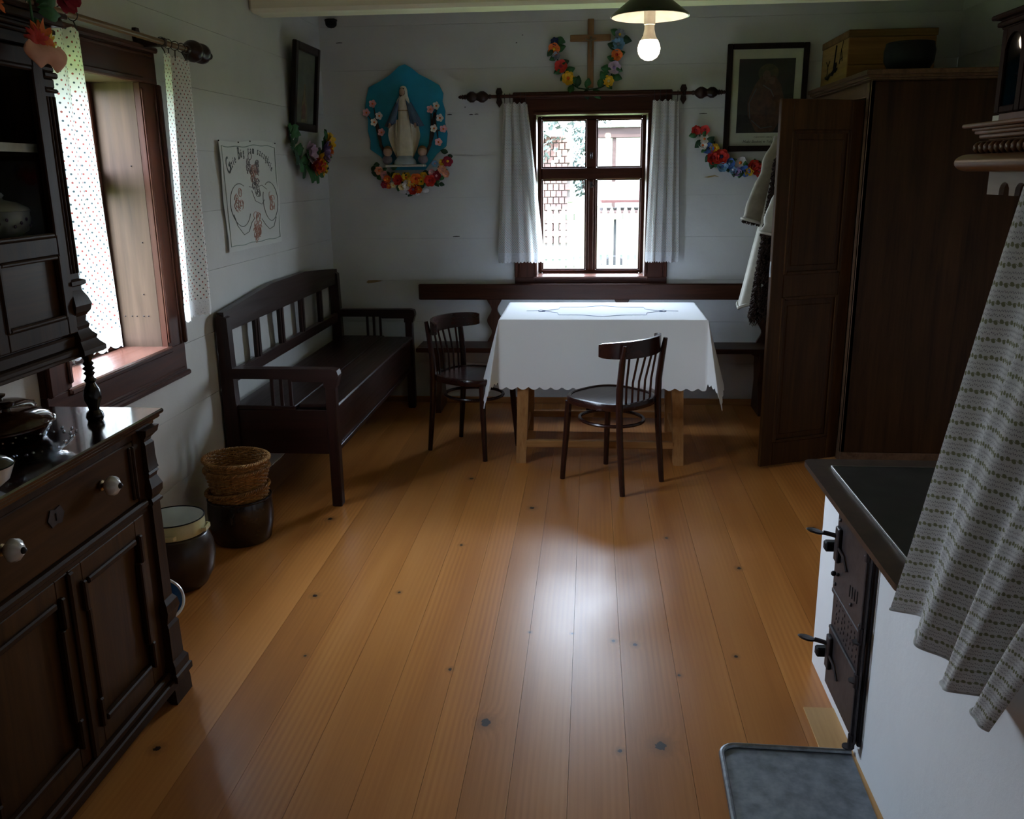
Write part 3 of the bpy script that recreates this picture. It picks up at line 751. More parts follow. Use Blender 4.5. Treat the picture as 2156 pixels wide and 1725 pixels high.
build('front_panel', G().box(XF-.02, XF-.004, Y0+.03, Y1-.03, .27, .483, .003).box(XF-.006, XF+.006, Y0+.03, Y1-.03, .27, .295, .003), W_BENCH, st)
for y in (Y0, Y1): build('end_panel', G().box(XB+.03, XF-.03, y-.008, y+.008, .265, .484, .002), W_BENCHx, st)
build('bottom_panel', G().box(XB+.0, XF-.02, Y0+.01, Y1-.01, .27, .285, .001), W_BENCH, st)

# ---- wall bench under the back window
wb = thing('wall_bench', (0, 5.95, 0), 'long brown plank bench with backrest under the back window', 'bench')
build('backrest', G().box(-1.165, 1.32, 6.045, 6.075, .742, .848, .006), W_WB, wb)
build('seat', G().box(-1.16, 1.32, 5.84, 6.10, .415, .447, .006), W_WB, wb)
def wavy(xc, z0, z1, hw, amp):
    L_ = []; n_ = 24
    for i in range(n_+1):
        t_ = i/n_; L_.append((xc - hw - amp*math.cos(t_*4*PI), z0+(z1-z0)*t_))
    Rr = [(2*xc - p[0], p[1]) for p in reversed(L_)]
    return L_ + Rr
for xc in (-.65, .215, 1.17):
    build('back_support', G().prism(wavy(xc, .44, .75, .036, .016), lambda a, b: (a, 6.075, b), lambda a, b: (a, 6.10, b)), W_WBz, wb)
for xc in (-1.02, .0, 1.13):
    build('end_support', G().prism([(5.83, 0), (6.11, 0), (6.06, .20), (6.09, .30), (6.09, .415), (5.87, .415), (5.87, .30), (5.91, .20)], lambda a, b: (xc-.018, a, b), lambda a, b: (xc+.018, a, b))
          .prism([(xc-.09, .414), (xc-.018, .414), (xc-.018, .36), (xc-.03, .38)], lambda a, b: (a, 5.90, b), lambda a, b: (a, 6.05, b)), W_WBz, wb)

# ---- wardrobe, right rear, door ajar
wr = thing('wardrobe', (1.8, 5.47, 0), 'tall brown wardrobe on the right with one panelled door swung open', 'wardrobe')
WX0, WX1, WY0, WY1, WH = 1.385, 2.20, 4.87, 6.09, 2.0
build('side_panel', G().box(WX0, WX1, WY0, WY0+.022, .06, WH, .003), W_WARD, wr)
build('side_panel', G().box(WX0, WX1, WY1-.022, WY1, .06, WH, .003), W_WARD, wr)
build('back_panel', G().box(WX1-.012, WX1, WY0+.022, WY1-.022, .06, WH, .001), W_WARD, wr)
build('bottom_board', G().box(WX0+.01, WX1-.012, WY0+.022, WY1-.022, .07, .09, .001), W_WARD, wr)
build('top_board', G().box(WX0+.01, WX1-.012, WY0+.022, WY1-.022, WH-.02, WH, .001), W_WARD, wr)
build('face_frame', G().box(WX0, WX0+.022, WY0+.0, WY0+.07, .06, WH, .002).box(WX0, WX0+.022, WY1-.07, WY1, .06, WH, .002).box(WX0, WX0+.022, WY0+.07, WY1-.07, 1.925, WH, .002).box(WX0, WX0+.022, WY0+.07, WY1-.07, .06, .10, .002), W_WARDy, wr)
build('plinth', G().box(WX0+.0, WX1, WY0+.0, WY1, 0, .06, .004), W_WARDy, wr)
g = G()
for k, (o_, a, b_) in enumerate(((.0, 1.99, 2.004), (.010, 2.003, 2.012), (.022, 2.011, 2.026), (.034, 2.025, 2.048))):
    g.box(WX0-o_, WX1, WY0-o_, WY1+.01, a, b_, .003)
build('cornice', g, W_WARDy, wr)
def ward_door(M_, par, free):
    dn = build('door', G(), W_DOOR, par) if False else None
DW = .50
def door_leaf(name, ang, hinge, flip, label=None):
    Mx = Matrix.Translation(hinge) @ Matrix.Rotation(ang, 4, 'Z')
    g, gp = G(), G()
    z0, z1 = .015, 1.912
    st_ = .075
    g.box(0, st_, 0, .024, z0, z1, .003, Mx); g.box(DW-st_, DW, 0, .024, z0, z1, .003, Mx)
    for a, b_ in ((z0, z0+.13), (.93, 1.05), (z1-.15, z1)): g.box(st_, DW-st_, .0005, .0235, a, b_, .003, Mx)
    d = build(name, g, W_DOOR, wr, label=label)
    for a, b_ in ((z0+.13, .93), (1.05, z1-.15)):
        q = G().box(st_-.003, DW-st_+.003, .007, .017, a-.003, b_+.003, 0, Mx)
        q.box(st_+.035, DW-st_-.035, .003, .021, a+.04, b_-.04, .006, Mx)
        build('door_panel', q, W_DOOR, d)
        q = G()
        for yy in (-.004, .020):
            q.box(st_-.004, st_+.016, yy, yy+.008, a, b_, .003, Mx).box(DW-st_-.016, DW-st_+.004, yy, yy+.008, a, b_, .003, Mx)
            q.box(st_+.016, DW-st_-.016, yy, yy+.008, a-.004, a+.014, .003, Mx).box(st_+.016, DW-st_-.016, yy, yy+.008, b_-.014, b_+.004, .003, Mx)
        build('moulding', q, W_DOOR, d)
    return d, Mx
# free end towards the viewer's left
hx, hy = 1.372, 4.955
ang = math.atan2(4.765-hy, .955-hx)
dl, Mx = door_leaf('door', ang, (hx, hy, 0), False)
build('lock_plate', G().box(DW-.0005, DW+.0018, .006, .018, 1.04, 1.12, .0005, Mx).box(DW+.001, DW+.0025, .009, .015, 1.06, 1.10, .0003, Mx), plain('steel', (.45, .45, .44), .35, .9), dl)
g = G()
for z in (.25, 1.68): g.tube([(hx+.003, hy-.004, z), (hx+.003, hy-.004, z+.08)], .006, 8)
build('hinge', g, M_iron, wr)
door_leaf('door', -PI/2, (WX0-.026, 6.055, 0), False)

# wooden box on the wardrobe and an iron pot
bx = thing('wooden_box', (1.65, 5.8, 2.048), 'yellowish wooden box with painted sketch on top of the wardrobe', 'box')
W_BOX = wood((.17, .095, .025), (.40, .26, .085), 'y', .5); W_BOXx = wood((.14, .06, .02), (.26, .13, .045), 'x', .5)
BX0, BX1, BY0, BY1, BZ0, BZ1 = 1.42, 1.89, 5.50, 6.07, 2.049, 2.320
build('left_board', G().box(BX0, BX0+.012, BY0, BY1, BZ0, BZ1-.04, .002), W_BOX, bx); build('right_board', G().box(BX1-.012, BX1, BY0, BY1, BZ0, BZ1-.04, .002), W_BOX, bx)
for a, b_ in ((BZ0, 2.135), (2.137, BZ1-.04)): build('front_board', G().box(BX0+.0005, BX1-.0005, BY0-.012, BY0, a, b_, .002), W_BOXx, bx)
build('back_board', G().box(BX0, BX1, BY1, BY1+.012, BZ0, BZ1-.04, .002), W_BOXx, bx)
build('bottom_board', G().box(BX0+.012, BX1-.012, BY0, BY1, BZ0+.001, BZ0+.012, .001), W_BOXx, bx)
build('lid', G().box(BX0-.004, BX1+.006, BY0-.016, BY1+.014, BZ1-.039, BZ1, .003), wood((.10, .05, .018), (.24, .13, .045), 'x', .5), bx)
g = G(); xx = BX0-.001
def sk(pts, r=.003): g.tube([(xx, y, z) for y, z in pts], r, 5, flat=1)
sk([(5.95, 2.11), (5.90, 2.10), (5.85, 2.12), (5.80, 2.115), (5.75, 2.14), (5.72, 2.17)], .010); sk([(5.78, 2.13), (5.76, 2.20), (5.74, 2.27)], .006); sk([(5.93, 2.11), (5.92, 2.17), (5.96, 2.20)], .0025); sk([(5.92, 2.17), (5.88, 2.20)], .0025)
sk([(5.66, 2.16), (5.63, 2.24), (5.60, 2.17), (5.66, 2.175), (5.60, 2.19)], .0028); sk([(5.62, 2.24), (5.60, 2.28)], .002); sk([(5.84, 2.115), (5.80, 2.13), (5.74, 2.125), (5.70, 2.14)], .006)
build('painted_sketch', g, M_black, bx)
pt = thing('iron_pot', (1.66, 5.20, 2.049), 'round black pot standing on the wardrobe before the wooden box', 'pot')
build('body', G().lathe([(.075, 0), (.10, .02), (.125, .07), (.128, .12), (.118, .155), (.112, .155), (.120, .12), (.117, .07), (.09, .02), (0, .012)], (1.66, 5.20, 2.0495), 28), M_black, pt)
build('rim', G().tube([(1.66+.115*math.cos(2*PI*i/32), 5.20+.115*math.sin(2*PI*i/32), 2.206) for i in range(32)], .005, 6, closed=True), M_black, pt)

# ---- sheepskin coat hanging behind the door
ct = thing('sheepskin_coat', (1.03, 5.30, 1.75), 'sheepskin coat with curly dark fleece hanging behind the open wardrobe door', 'coat')
hide = plain('tan_hide', (.14, .115, .080), .75, 0, .25, 14, .4); hide2 = plain('pale_hide', (.27, .25, .205), .75, 0, .15, 14, .4); fleece = plain('dark_fleece', (.020, .012, .009), .9, 0, .5, 60, spec=.05)
CYc = 5.28
def sleeve(name, top, bot, r0, r1, mat_, seed):
    top, bot = Vector(top), Vector(bot); n_ = 14; g = G(); pts = []; rs = []
    for i in range(n_+1):
        t_ = i/n_; p = top.lerp(bot, t_); p.x += .006*math.sin(t_*14+seed); pts.append(p); rs.append(r0+(r1-r0)*t_ + .004*math.sin(t_*22+seed*2))
    g.tube(pts, rs, 16, flat=.75)
    s_ = build(name, g, mat_, ct, smooth=60)
    d = (bot-top).normalized(); u = d.orthogonal().normalized(); v = d.cross(u)
    ring = lambda rr, off, q, rad: G().tube([bot + d*off + u*(rr*math.cos(2*PI*i/24)) + v*(rr*math.sin(2*PI*i/24)) for i in range(24)], rad, 6, closed=True)
    build('cuff_trim', ring(r1*.93, -.004, 0, .009), hide2, s_)
    g = G(); rr = random.Random(seed)
    for i in range(70):
        a = rr.uniform(0, 2*PI); p = bot + u*(r1*.85*math.cos(a)) + v*(r1*.8*math.sin(a)); q = p + d*rr.uniform(.008, .02) + u*rr.uniform(-.008, .008) + v*rr.uniform(-.008, .008)
        g.tube([p, q], [.005, .002], 4)
    build('cuff_fleece', g, fleece, s_, kind='stuff')
sleeve('sleeve', (1.055, CYc+.06, 1.745), (.925, CYc+.04, 1.285), .045, .075, hide, 1)
sleeve('sleeve', (1.035, 5.03, 1.56), (.968, 5.02, 1.235), .035, .062, hide2, 2)
# body: hanging skirt, hide outside on the left edge, fleece in the opening
def body_fn(u, v):
    a = PI*(.52 + .95*u); wx = .075 + .085*v; wy = .07 + .05*v
    z = 1.70 - .88*v + .02*math.sin(u*9)
    return (1.07 + .035*(1-v) + wx*math.cos(a) - .06*v + .01*math.sin(u*16)*v, CYc + wy*math.sin(a)*1.0 + .004*math.sin(v*12), z)
build('body', G().grid(body_fn, 24, 24), hide2, ct, smooth=60)
build('hem_trim', G().tube([body_fn(u/24, 1.0) for u in range(25)], .010, 6), hide2, ct)
g = G(); rr = random.Random(11)
core = G().lathe([(.045, 0), (.065, .06), (.060, .3), (.055, .6), (.03, .86), (0, .92)], (1.03, CYc-.12, .80), 14, sx=.95, sy=.8)
g.v, g.f = core.v, core.f
for i in range(1500):
    t_ = rr.random()**1.3; a = rr.uniform(0, 2*PI); z = .78 + .86*t_; wd = .068*(1-t_)+.030
    p = Vector((1.030 - .022*(1-t_) + wd*math.cos(a), CYc-.13 + wd*math.sin(a)*.9, z)); L_ = rr.uniform(.03, .06)
    pts = [p + Vector((.010*math.sin(k*1.9+a)+.012*math.cos(a)*k*.5, .010*math.cos(k*1.9+a)-.004*k, -L_*k/3)) for k in range(4)]
    g.tube(pts, [.0065, .0055, .004, .0015], 4)
build('fleece', g, fleece, ct, kind='stuff', recalc=False)
build('hanging_loop', G().tube([(1.085, CYc, 1.70), (1.10, CYc+.01, 1.78), (1.13, CYc+.02, 1.80)], .004, 5), hide, ct)
rk = thing('coat_hook', (1.13, 5.30, 1.80), 'iron coat hook on a wooden peg rail behind the wardrobe door', 'hook')
build('peg_rail', G().box(1.13, WX0-.028, 5.28, 5.315, 1.79, 1.82, .003), W_WB, rk)
build('hook', G().tube([(1.14, 5.297, 1.79), (1.13, 5.297, 1.775), (1.12, 5.297, 1.785), (1.118, 5.297, 1.80)], .004, 6), M_iron, rk)
# ================================================================ BUFFET WITH HUTCH (left foreground)
bf = thing('buffet_cabinet', (-1.5, 1.93, 0), 'dark carved buffet cabinet with glazed hutch in the left foreground', 'cabinet')
BXF, BXB = -1.285, -1.755; LY0, LY1 = 1.44, 2.42; ZT = .92
def mlt(x): return x
build('side_panel', G().box(BXB, BXF-.02, LY1-.02, LY1, .10, ZT-.03, .002), W_BUF, bf); build('side_panel', G().box(BXB, BXF-.02, LY0, LY0+.02, .10, ZT-.03, .002), W_BUF, bf)
build('back_panel', G().box(BXB, BXB+.012, LY0+.02, LY1-.02, .10, ZT-.03, .001), W_BUF, bf)
build('bottom_board', G().box(BXB+.012, BXF-.02, LY0+.02, LY1-.02, .10, .12, .001), W_BUFy, bf)
g = G()
g.box(BXB, BXF+.035, LY0-.045, LY1+.045, ZT-.014, ZT, .004); g.box(BXB, BXF+.026, LY0-.036, LY1+.036, ZT-.026, ZT-.013, .004); g.box(BXB, BXF+.012, LY0-.022, LY1+.022, ZT-.042, ZT-.025, .004)
ctm = build('counter_top', g, wood((.012, .006, .005), (.035, .016, .012), 'y', .17, 1, .05, spec=.6), bf)
for n_ in ctm.data.materials[0].node_tree.nodes:
    if n_.type == 'BSDF_PRINCIPLED': n_.inputs['Coat Weight'].default_value = 1.0; n_.inputs['Coat Roughness'].default_value = .08; n_.inputs['Coat IOR'].default_value = 1.7
# face frame
g = G()
for y0, y1 in ((LY0, LY0+.09), (LY1-.09, LY1)): g.box(BXF-.022, BXF, y0, y1, .10, ZT-.042, .002)
g.box(BXF-.022, BXF, LY0+.09, LY1-.09, ZT-.062, ZT-.042, .002)
build('face_frame', g, W_BUF, bf)
build('mid_moulding', G().box(BXF-.02, BXF+.012, LY0+.06, LY1-.06, .650, .672, .006).box(BXF-.02, BXF+.005, LY0+.06, LY1-.06, .636, .652, .003), W_BUFy, bf)
g = G(); g.box(BXF-.03, BXF+.030, LY0-.0, LY1+.0, .052, .085, .004); g.box(BXF-.03, BXF+.018, LY0, LY1, .084, .108, .006)
build('base_moulding', g, W_BUFy, bf)
# drawer
dr = build('drawer', G().box(BXF-.018, BXF-.001, LY0+.092, LY1-.092, .675, ZT-.064, .003), W_DRAW, bf)
for y in (LY0+.10, LY1-.112): build('bead_strip', G().box(BXF-.004, BXF+.010, y, y+.012, .690, ZT-.075, .004).box(BXF-.004, BXF+.006, y + (.012 if y < 1.9 else -.012), y + (.024 if y < 1.9 else 0), .690, ZT-.075, .003), W_BUF, dr)

for y in (2.145, 1.725):
    k = G().lathe([(.011, -.002), (.014, 0), (.014, .004), (.007, .006), (.007, .014)], (0, 0, 0), 16, Matrix.Translation((BXF, y, .79)) @ Matrix.Rotation(PI/2, 4, 'Y'))
    build('knob_base', k, M_brass, dr)
    k = G().lathe([(.008, .013), (.019, .017), (.0255, .026), (.0265, .034), (.022, .043), (.013, .050), (.006, .052)], (0, 0, 0), 32, Matrix.Translation((BXF, y, .79)) @ Matrix.Rotation(PI/2, 4, 'Y'), amp=.05, lobes=8)
    build('knob', k, M_porc, dr, label='white ribbed porcelain knob', smooth=60)
    k = G().ball((BXF+.053, y, .79), .008, 12)
    build('knob_screw', k, M_iron, dr)
g = G().prism([(-.035, 0), (-.02, .022), (0, .018), (.02, .022), (.035, 0), (.02, -.022), (0, -.018), (-.02, -.022)], lambda a, b: (BXF-.001, 1.935+a, .785+b), lambda a, b: (BXF+.002, 1.935+a, .785+b))
g.box(BXF+.0015, BXF+.004, 1.932, 1.938, .775, .795, .001)
build('keyhole_plate', g, M_iron, dr)
# two doors with eared raised frames
def bdoor(y0, y1):
    g = G(); z0, z1 = .110, .634
    s_ = .055
    x0, x1 = BXF-.020, BXF+.002
    g.box(x0, x1, y0, y0+s_, z0, z1, .002); g.box(x0, x1, y1-s_, y1, z0, z1, .002); g.box(x0, x1, y0+s_, y1-s_, z0, z0+.07, .002); g.box(x0, x1, y0+s_, y1-s_, z1-.06, z1, .002)
    d = build('door', g, W_DOOR, bf)
    build('door_panel', G().box(x0+.004, x1-.010, y0+s_-.003, y1-s_+.003, z0+.067, z1-.057, .0), W_DOOR, d)
    q = G(); m_ = .016
    a, b_ = y0+s_-.006, y1-s_+.006; c, e = z0+.062, z1-.052
    for yy, sg in ((a, 1), (b_-m_, -1)):
        q.box(x1-.010, x1+.010, yy, yy+m_, c+.075, e-.075, .004)                    # long side strips
        q.box(x1-.010, x1+.013, yy-sg*.010, yy-sg*.010+m_+.002, c-.006, c+.078, .004)     # ears
        q.box(x1-.010, x1+.013, yy-sg*.010, yy-sg*.010+m_+.002, e-.078, e+.006, .004)
    q.box(x1-.010, x1+.010, a+.02, b_-.02, c-.004, c+.014, .004); q.box(x1-.010, x1+.010, a+.02, b_-.02, e-.014, e+.004, .004)
    build('moulding', q, W_BUF, d)
    return d
ym = 1.945
bdoor(LY0+.085, ym-.002); bdoor(ym+.002, LY1-.085)
build('door_strip', G().box(BXF+.001, BXF+.014, ym-.014, ym+.012, .108, .634, .005), W_BUF, bf)
# corner pilasters: square turned profile down the front corners
def sqpost(c, prof, mat_, name, par, s=1.0):
    g = G(); g.lathe([(r*1.4142, z) for r, z in prof], c, 4, ph=PI/4, sx=1, sy=s); return build(name, g, mat_, par, smooth=20)
prof = [(.040, .878), (.036, .860), (.022, .845), (.020, .838), (.026, .830), (.026, .790), (.028, .760), (.030, .752), (.026, .748), (.030, .742), (.026, .737), (.024, .728), (.034, .700), (.033, .680), (.024, .665), (.031, .657), (.031, .650), (.024, .644), (.026, .34), (.036, .325), (.040, .30), (.028, .26), (.034, .25), (.034, .235), (.036, .14), (.046, .125), (.046, .10), (.052, .095), (.052, .075)]
for y in (LY0+.022, LY1-.022):
    sqpost((BXF-.012, y, 0), prof, W_BUF, 'corner_post', bf)
    g = G().prism([(-.050, .076), (.050, .076), (.058, .045), (.060, .0), (.038, .0), (.010, .03), (-.02, .046), (-.05, .05)], lambda a, b: (BXF-.030 + a, y-.05, b), lambda a, b: (BXF-.030 + a, y+.055, b))
    build('foot', g, W_BUF, bf)
for y in (LY0+.03, LY1-.03): build('foot', G().box(BXB+.02, BXB+.08, y-.03, y+.03, 0, .102, .008), W_BUF, bf)

# ---- hutch (upper part)
UX, UY0, UY1, UZ0, UZ1 = -1.392, 1.48, 2.34, 1.165, 1.93
build('hutch_side', G().box(BXB+.01, UX, UY1-.018, UY1, UZ0, UZ1, .002), W_BUF, bf); build('hutch_side', G().box(BXB+.01, UX, UY0, UY0+.018, UZ0, UZ1, .002), W_BUF, bf)
build('hutch_back', G().box(BXB+.002, BXB+.014, UY0+.0, UY1-.0, ZT+.001, UZ1, .001), wood((.03, .03, .03), (.07, .07, .065), 'z', .6), bf)
build('hutch_floor', G().box(BXB+.014, UX, UY0+.018, UY1-.018, UZ0, UZ0+.018, .001), W_BUFy, bf); build('hutch_roof', G().box(BXB+.014, UX, UY0+.018, UY1-.018, UZ1-.018, UZ1, .001), W_BUFy, bf)
shf = build('hutch_shelf', G().box(BXB+.014, UX-.02, UY0+.018, UY1-.018, 1.648, 1.660, .001), W_BUFy, bf)
build('shelf_paper', G().box(UX-.020, UX-.014, UY0+.02, UY1-.02, 1.642, 1.663, .001).box(BXB+.02, UX-.018, UY0+.02, UY1-.02, 1.660, 1.6615, 0), plain('white_paper', (.75, .74, .70), .8), shf)
build('hutch_shelf', G().box(BXB+.014, UX-.02, UY0+.018, UY1-.018, 1.418, 1.432, .001), W_BUFy, bf)
g = G()
g.box(BXB+.01, UX+.012, UY0-.015, UY1+.010, 1.135, 1.168, .005); g.box(BXB+.01, UX+.028, UY0-.03, UY1+.026, 1.118, 1.136, .005); 
build('base_moulding', g, W_BUFy, bf)
g = G()
for o_, a, b_ in ((.004, 1.895, 1.925), (.012, 1.924, 1.934), (.022, 1.933, 1.944), (.016, 1.943, 1.952), (.036, 1.951, 1.972), (.046, 1.971, 1.984)): g.box(BXB+.01, UX+o_, UY0-o_, UY1+o_, a, b_, .003)
build('cornice', g, W_BUFy, bf)
g = G()
for z0, z1, o_ in ((.0, .012, .012), (.012, .03, .008)): pass
# stepped bracket under the front corner of the hutch
sqpost((UX-.012, UY1-.026, 0), [(.050, 1.112), (.056, 1.116), (.056, 1.128), (.046, 1.140), (.040, 1.150), (.043, 1.158), (.034, 1.168), (.028, 1.180), (.031, 1.190), (.024, 1.200), (.026, 1.215), (.036, 1.228), (.040, 1.245), (.034, 1.265), (.024, 1.285), (.024, 1.295), (.034, 1.300), (.034, 1.310), (.026, 1.314)], W_BUF, 'corner_bracket', bf)
# fluted corner stile with capital
g = G().box(UX-.02, UX+.008, UY1-.050, UY1+.004, 1.312, 1.80, .003)
for k in range(3): g.tube([(UX+.009, UY1-.040+k*.016, 1.33), (UX+.009, UY1-.040+k*.016, 1.78)], .0055, 8)
build('corner_stile', g, W_BUF, bf)
g = G()
for o_, a, b_ in ((.016, 1.79, 1.80), (.010, 1.80, 1.825), (.018, 1.825, 1.84), (.012, 1.84, 1.855), (.026, 1.855, 1.893)): g.box(UX-.03, UX+o_, UY1-.048, UY1-.004+o_, a, b_, .004)
build('capital', g, W_BUF, bf)
# hutch door: right one visible, glass above, panel below
def hdoor(y0, y1):
    g = G(); x0, x1 = UX-.002, UX+.018; s_ = .042
    g.box(x0, x1, y0, y0+s_, UZ0+.01, 1.888, .003); g.box(x0, x1, y1-s_, y1, UZ0+.01, 1.888, .003)
    for a, b_ in ((UZ0+.01, UZ0+.055), (1.385, 1.432), (1.845, 1.888)): g.box(x0, x1, y0+s_, y1-s_, a, b_, .003)
    d = build('door', g, W_BUF, bf)
    build('door_panel', G().box(x0+.003, x1-.012, y0+s_-.002, y1-s_+.002, UZ0+.05, 1.39, 0), W_DRAW, d)
    q = G()
    for a, b_ in ((UZ0+.055, 1.385), (1.432, 1.845)):
        q.box(x1-.012, x1+.004, y0+s_-.002, y0+s_+.010, a, b_, .003).box(x1-.012, x1+.004, y1-s_-.010, y1-s_+.002, a, b_, .003)
        q.box(x1-.012, x1+.004, y0+s_+.01, y1-s_-.01, a, a+.010, .003).box(x1-.012, x1+.004, y0+s_+.01, y1-s_-.01, b_-.010, b_, .003)
    build('moulding', q, W_BUF, d)
    build('glass_pane', G().box(x0+.006, x0+.009, y0+s_-.002, y1-s_+.002, 1.43, 1.847, 0), M_cglass, d, smooth=0)
    return d
ymh = 1.94
hdoor(ymh+.012, UY1-.052); hdoor(UY0+.02, ymh-.012)
build('centre_stile', G().box(UX-.002, UX+.022, ymh-.011, ymh+.011, UZ0+.01, 1.888, .004), W_BUF, bf)
# turned columns carrying the hutch
cprof = [(.020, .0), (.024, .012), (.022, .026), (.014, .036), (.016, .05), (.023, .07), (.024, .085), (.021, .105), (.015, .118), (.012, .125), (.0175, .133), (.012, .140), (.010, .148), (.016, .156), (.010, .163), (.017, .171), (.010, .179), (.0155, .187), (.010, .195), (.013, .205), (.018, .216), (.018, .222)]
for y in (UY0+.045, UY1-.012):
    build('turned_column', G().lathe([(r, z*.87) for r, z in cprof], (UX+.032-.018, y-.01, ZT), 20), plain('ebonised_wood', (.012, .007, .006), .22), bf)
    g = G(); cpos = (BXB+.035, y-.02)
    for ph in (0, PI):
        g.tube([(cpos[0] + .010*math.cos(t_*.5+ph), cpos[1] + .010*math.sin(t_*.5+ph), ZT + .02 + t_*.165/24) for t_ in range(25)], .012, 8)
    g.lathe([(.024, 0), (.024, .015), (.016, .02)], (cpos[0], cpos[1], ZT), 16).lathe([(.016, .18), (.024, .185), (.024, .199)], (cpos[0], cpos[1], ZT), 16)
    build('turned_column', g, W_BUF, bf)
build('frieze_rail', G().box(UX-.01, UX+.012, UY0, UY1-.03, 1.105, 1.120, .003), W_BUFy, bf)

# ---- crockery inside the hutch
def tureen(name, c, s, label, grp=None):
    t = thing(name, c, label, 'tureen')
    build('bowl', G().lathe([(.04*s, 0), (.045*s, .004*s), (.072*s, .02*s), (.080*s, .05*s), (.080*s, .075*s), (.084*s, .08*s), (.076*s, .08*s), (.07*s, .03*s), (0, .01*s)], c, 28), plain('white_glaze', (.62, .60, .55), .15, 0, .05), t, smooth=60)
    lid = build('lid', G().lathe([(.083*s, .081*s), (.078*s, .09*s), (.05*s, .105*s), (.012*s, .114*s), (.008*s, .12*s), (.014*s, .128*s), (.008*s, .136*s), (0, .137*s)], c, 28), plain('white_glaze', (.62, .60, .55), .15, 0, .05), t, smooth=60)
    g = G()
    for sg in (-1, 1): g.tube([(c[0], c[1]+sg*.078*s, c[2]+.06*s), (c[0], c[1]+sg*.098*s, c[2]+.062*s), (c[0], c[1]+sg*.098*s, c[2]+.045*s), (c[0], c[1]+sg*.076*s, c[2]+.04*s)], .005*s, 8)
    build('handle', g, plain('white_glaze', (.62, .60, .55), .15, 0, .05), t)
    g = G()
    for k in range(9):
        a = -1.1 + k*.27; g.ball((c[0]+.080*s*math.cos(a), c[1]+.080*s*math.sin(a), c[2]+(.045+.012*math.sin(k*2.1))*s), .006*s, 6, sx=.6)
    build('flower_decoration', g, plain('dark_violet_print', (.10, .04, .10), .4), t)
    return t
tureen('tureen', (-1.50, 2.225, 1.4325), .82, 'white lidded tureen with flower print on lower shelf of the hutch')
jg = thing('pitcher', (-1.53, 2.235, 1.662), 'pale bulbous pitcher behind the hutch glass on the papered shelf', 'pitcher')
gl = plain('pale_glaze', (.42, .42, .36), .12, 0, .1)
build('body', G().lathe([(.025, 0), (.028, .003), (.040, .03), (.043, .055), (.032, .085), (.024, .10), (.027, .118), (.024, .118), (.02, .1), (0, .02)], (-1.53, 2.235, 1.662), 24), gl, jg, smooth=60)
build('handle', G().tube([(-1.53, 2.262, 1.765), (-1.53, 2.292, 1.755), (-1.53, 2.296, 1.725), (-1.53, 2.276, 1.70)], .005, 8), gl, jg)
jr = thing('glass_jar', (-1.56, 2.15, 1.662), 'clear glass carafe left of the pitcher in the hutch', 'carafe')
build('body', G().lathe([(.030, 0), (.034, .004), (.034, .075), (.014, .10), (.012, .135), (.016, .14), (.013, .14), (.009, .10), (.03, .07), (.03, .006), (0, .005)], (-1.56, 2.15, 1.662), 22), M_crystal, jr, smooth=60)
build('stopper', G().lathe([(.008, .132), (.009, .142), (.014, .150), (.012, .165), (0, .17)], (-1.56, 2.15, 1.662), 14), M_crystal, jr)
jp = thing('dinner_plate', (-1.68, 2.10, 1.662), 'pale dish standing upright at the back of the hutch shelf', 'plate')
Mp = Matrix.Translation((-1.705, 2.08, 1.735)) @ Matrix.Rotation(math.radians(78), 4, 'Y')
build('dish', G().lathe([(.0, 0), (.04, .0), (.070, .010), (.072, .013), (.045, .006), (0, .005)], (0, 0, 0), 28, Mp), gl, jp, smooth=60)

# ---- things on the counter
def casserole(name, c, s, label, lidmat):
    t = thing(name, c, label, 'casserole')
    brown = plain('brown_glaze', (.055, .022, .010), .10, 0, .2)
    build('dish', G().lathe([(.07*s, 0), (.085*s, .008*s), (.105*s, .045*s), (.110*s, .05*s), (.100*s, .05*s), (.08*s, .012*s), (0, .008*s)], c, 32, sy=1.35), M_bglass, t, smooth=60)
    build('rim', G().tube([(c[0]+.108*s*math.cos(2*PI*i/40), c[1]+.146*s*math.sin(2*PI*i/40), c[2]+.051*s) for i in range(40)], .004*s, 6, closed=True), brown, t)
    g = G()
    for sg in (-1, 1): g.strip([(c[0]-.035*s, c[1]+sg*.143*s, c[2]+.048*s), (c[0]-.02*s, c[1]+sg*.168*s, c[2]+.048*s), (c[0]+.02*s, c[1]+sg*.168*s, c[2]+.048*s), (c[0]+.035*s, c[1]+sg*.143*s, c[2]+.048*s)], .007*s, .018*s, (0, 0, 1))
    build('handle', g, brown, t)
    lid = build('lid', G().lathe([(.105*s, .055*s), (.098*s, .068*s), (.07*s, .082*s), (.02*s, .092*s), (0, .093*s)], c, 32, sy=1.35), lidmat, t, smooth=60)
    build('lid_knob', G().lathe([(.012*s, .09*s), (.010*s, .10*s), (.022*s, .108*s), (.024*s, .116*s), (.010*s, .120*s), (0, .118*s)], c, 18), brown, lid)
    return t
brown = plain('brown_glaze', (.055, .022, .010), .10, 0, .2)
casserole('casserole_dish', (-1.485, 2.10, .9205), .90, 'brown glass casserole with lid at the front of the buffet counter', brown)
casserole('casserole_dish', (-1.62, 2.27, .9205), .72, 'brown lidded casserole behind the front one on the buffet', brown)
cd = thing('cut_glass_dish', (-1.315, 2.01, .9205), 'shallow cut glass dish with scalloped rim on the buffet counter', 'dish')
g = G(); N = 60
def cg(u, v):
    a = 2*PI*u; r = .03 + .055*v + .006*v*math.cos(15*a)*(1 if v > .6 else .4)
    return (-1.345 + r*math.cos(a)*.80, 1.995 + r*math.sin(a)*1.35, .925 + .028*v**2 + .003*math.cos(15*a)*v)
g.grid(cg, 90, 6); 
def cg2(u, v):
    p = cg(u, v); return (p[0], p[1], p[2]-.004)
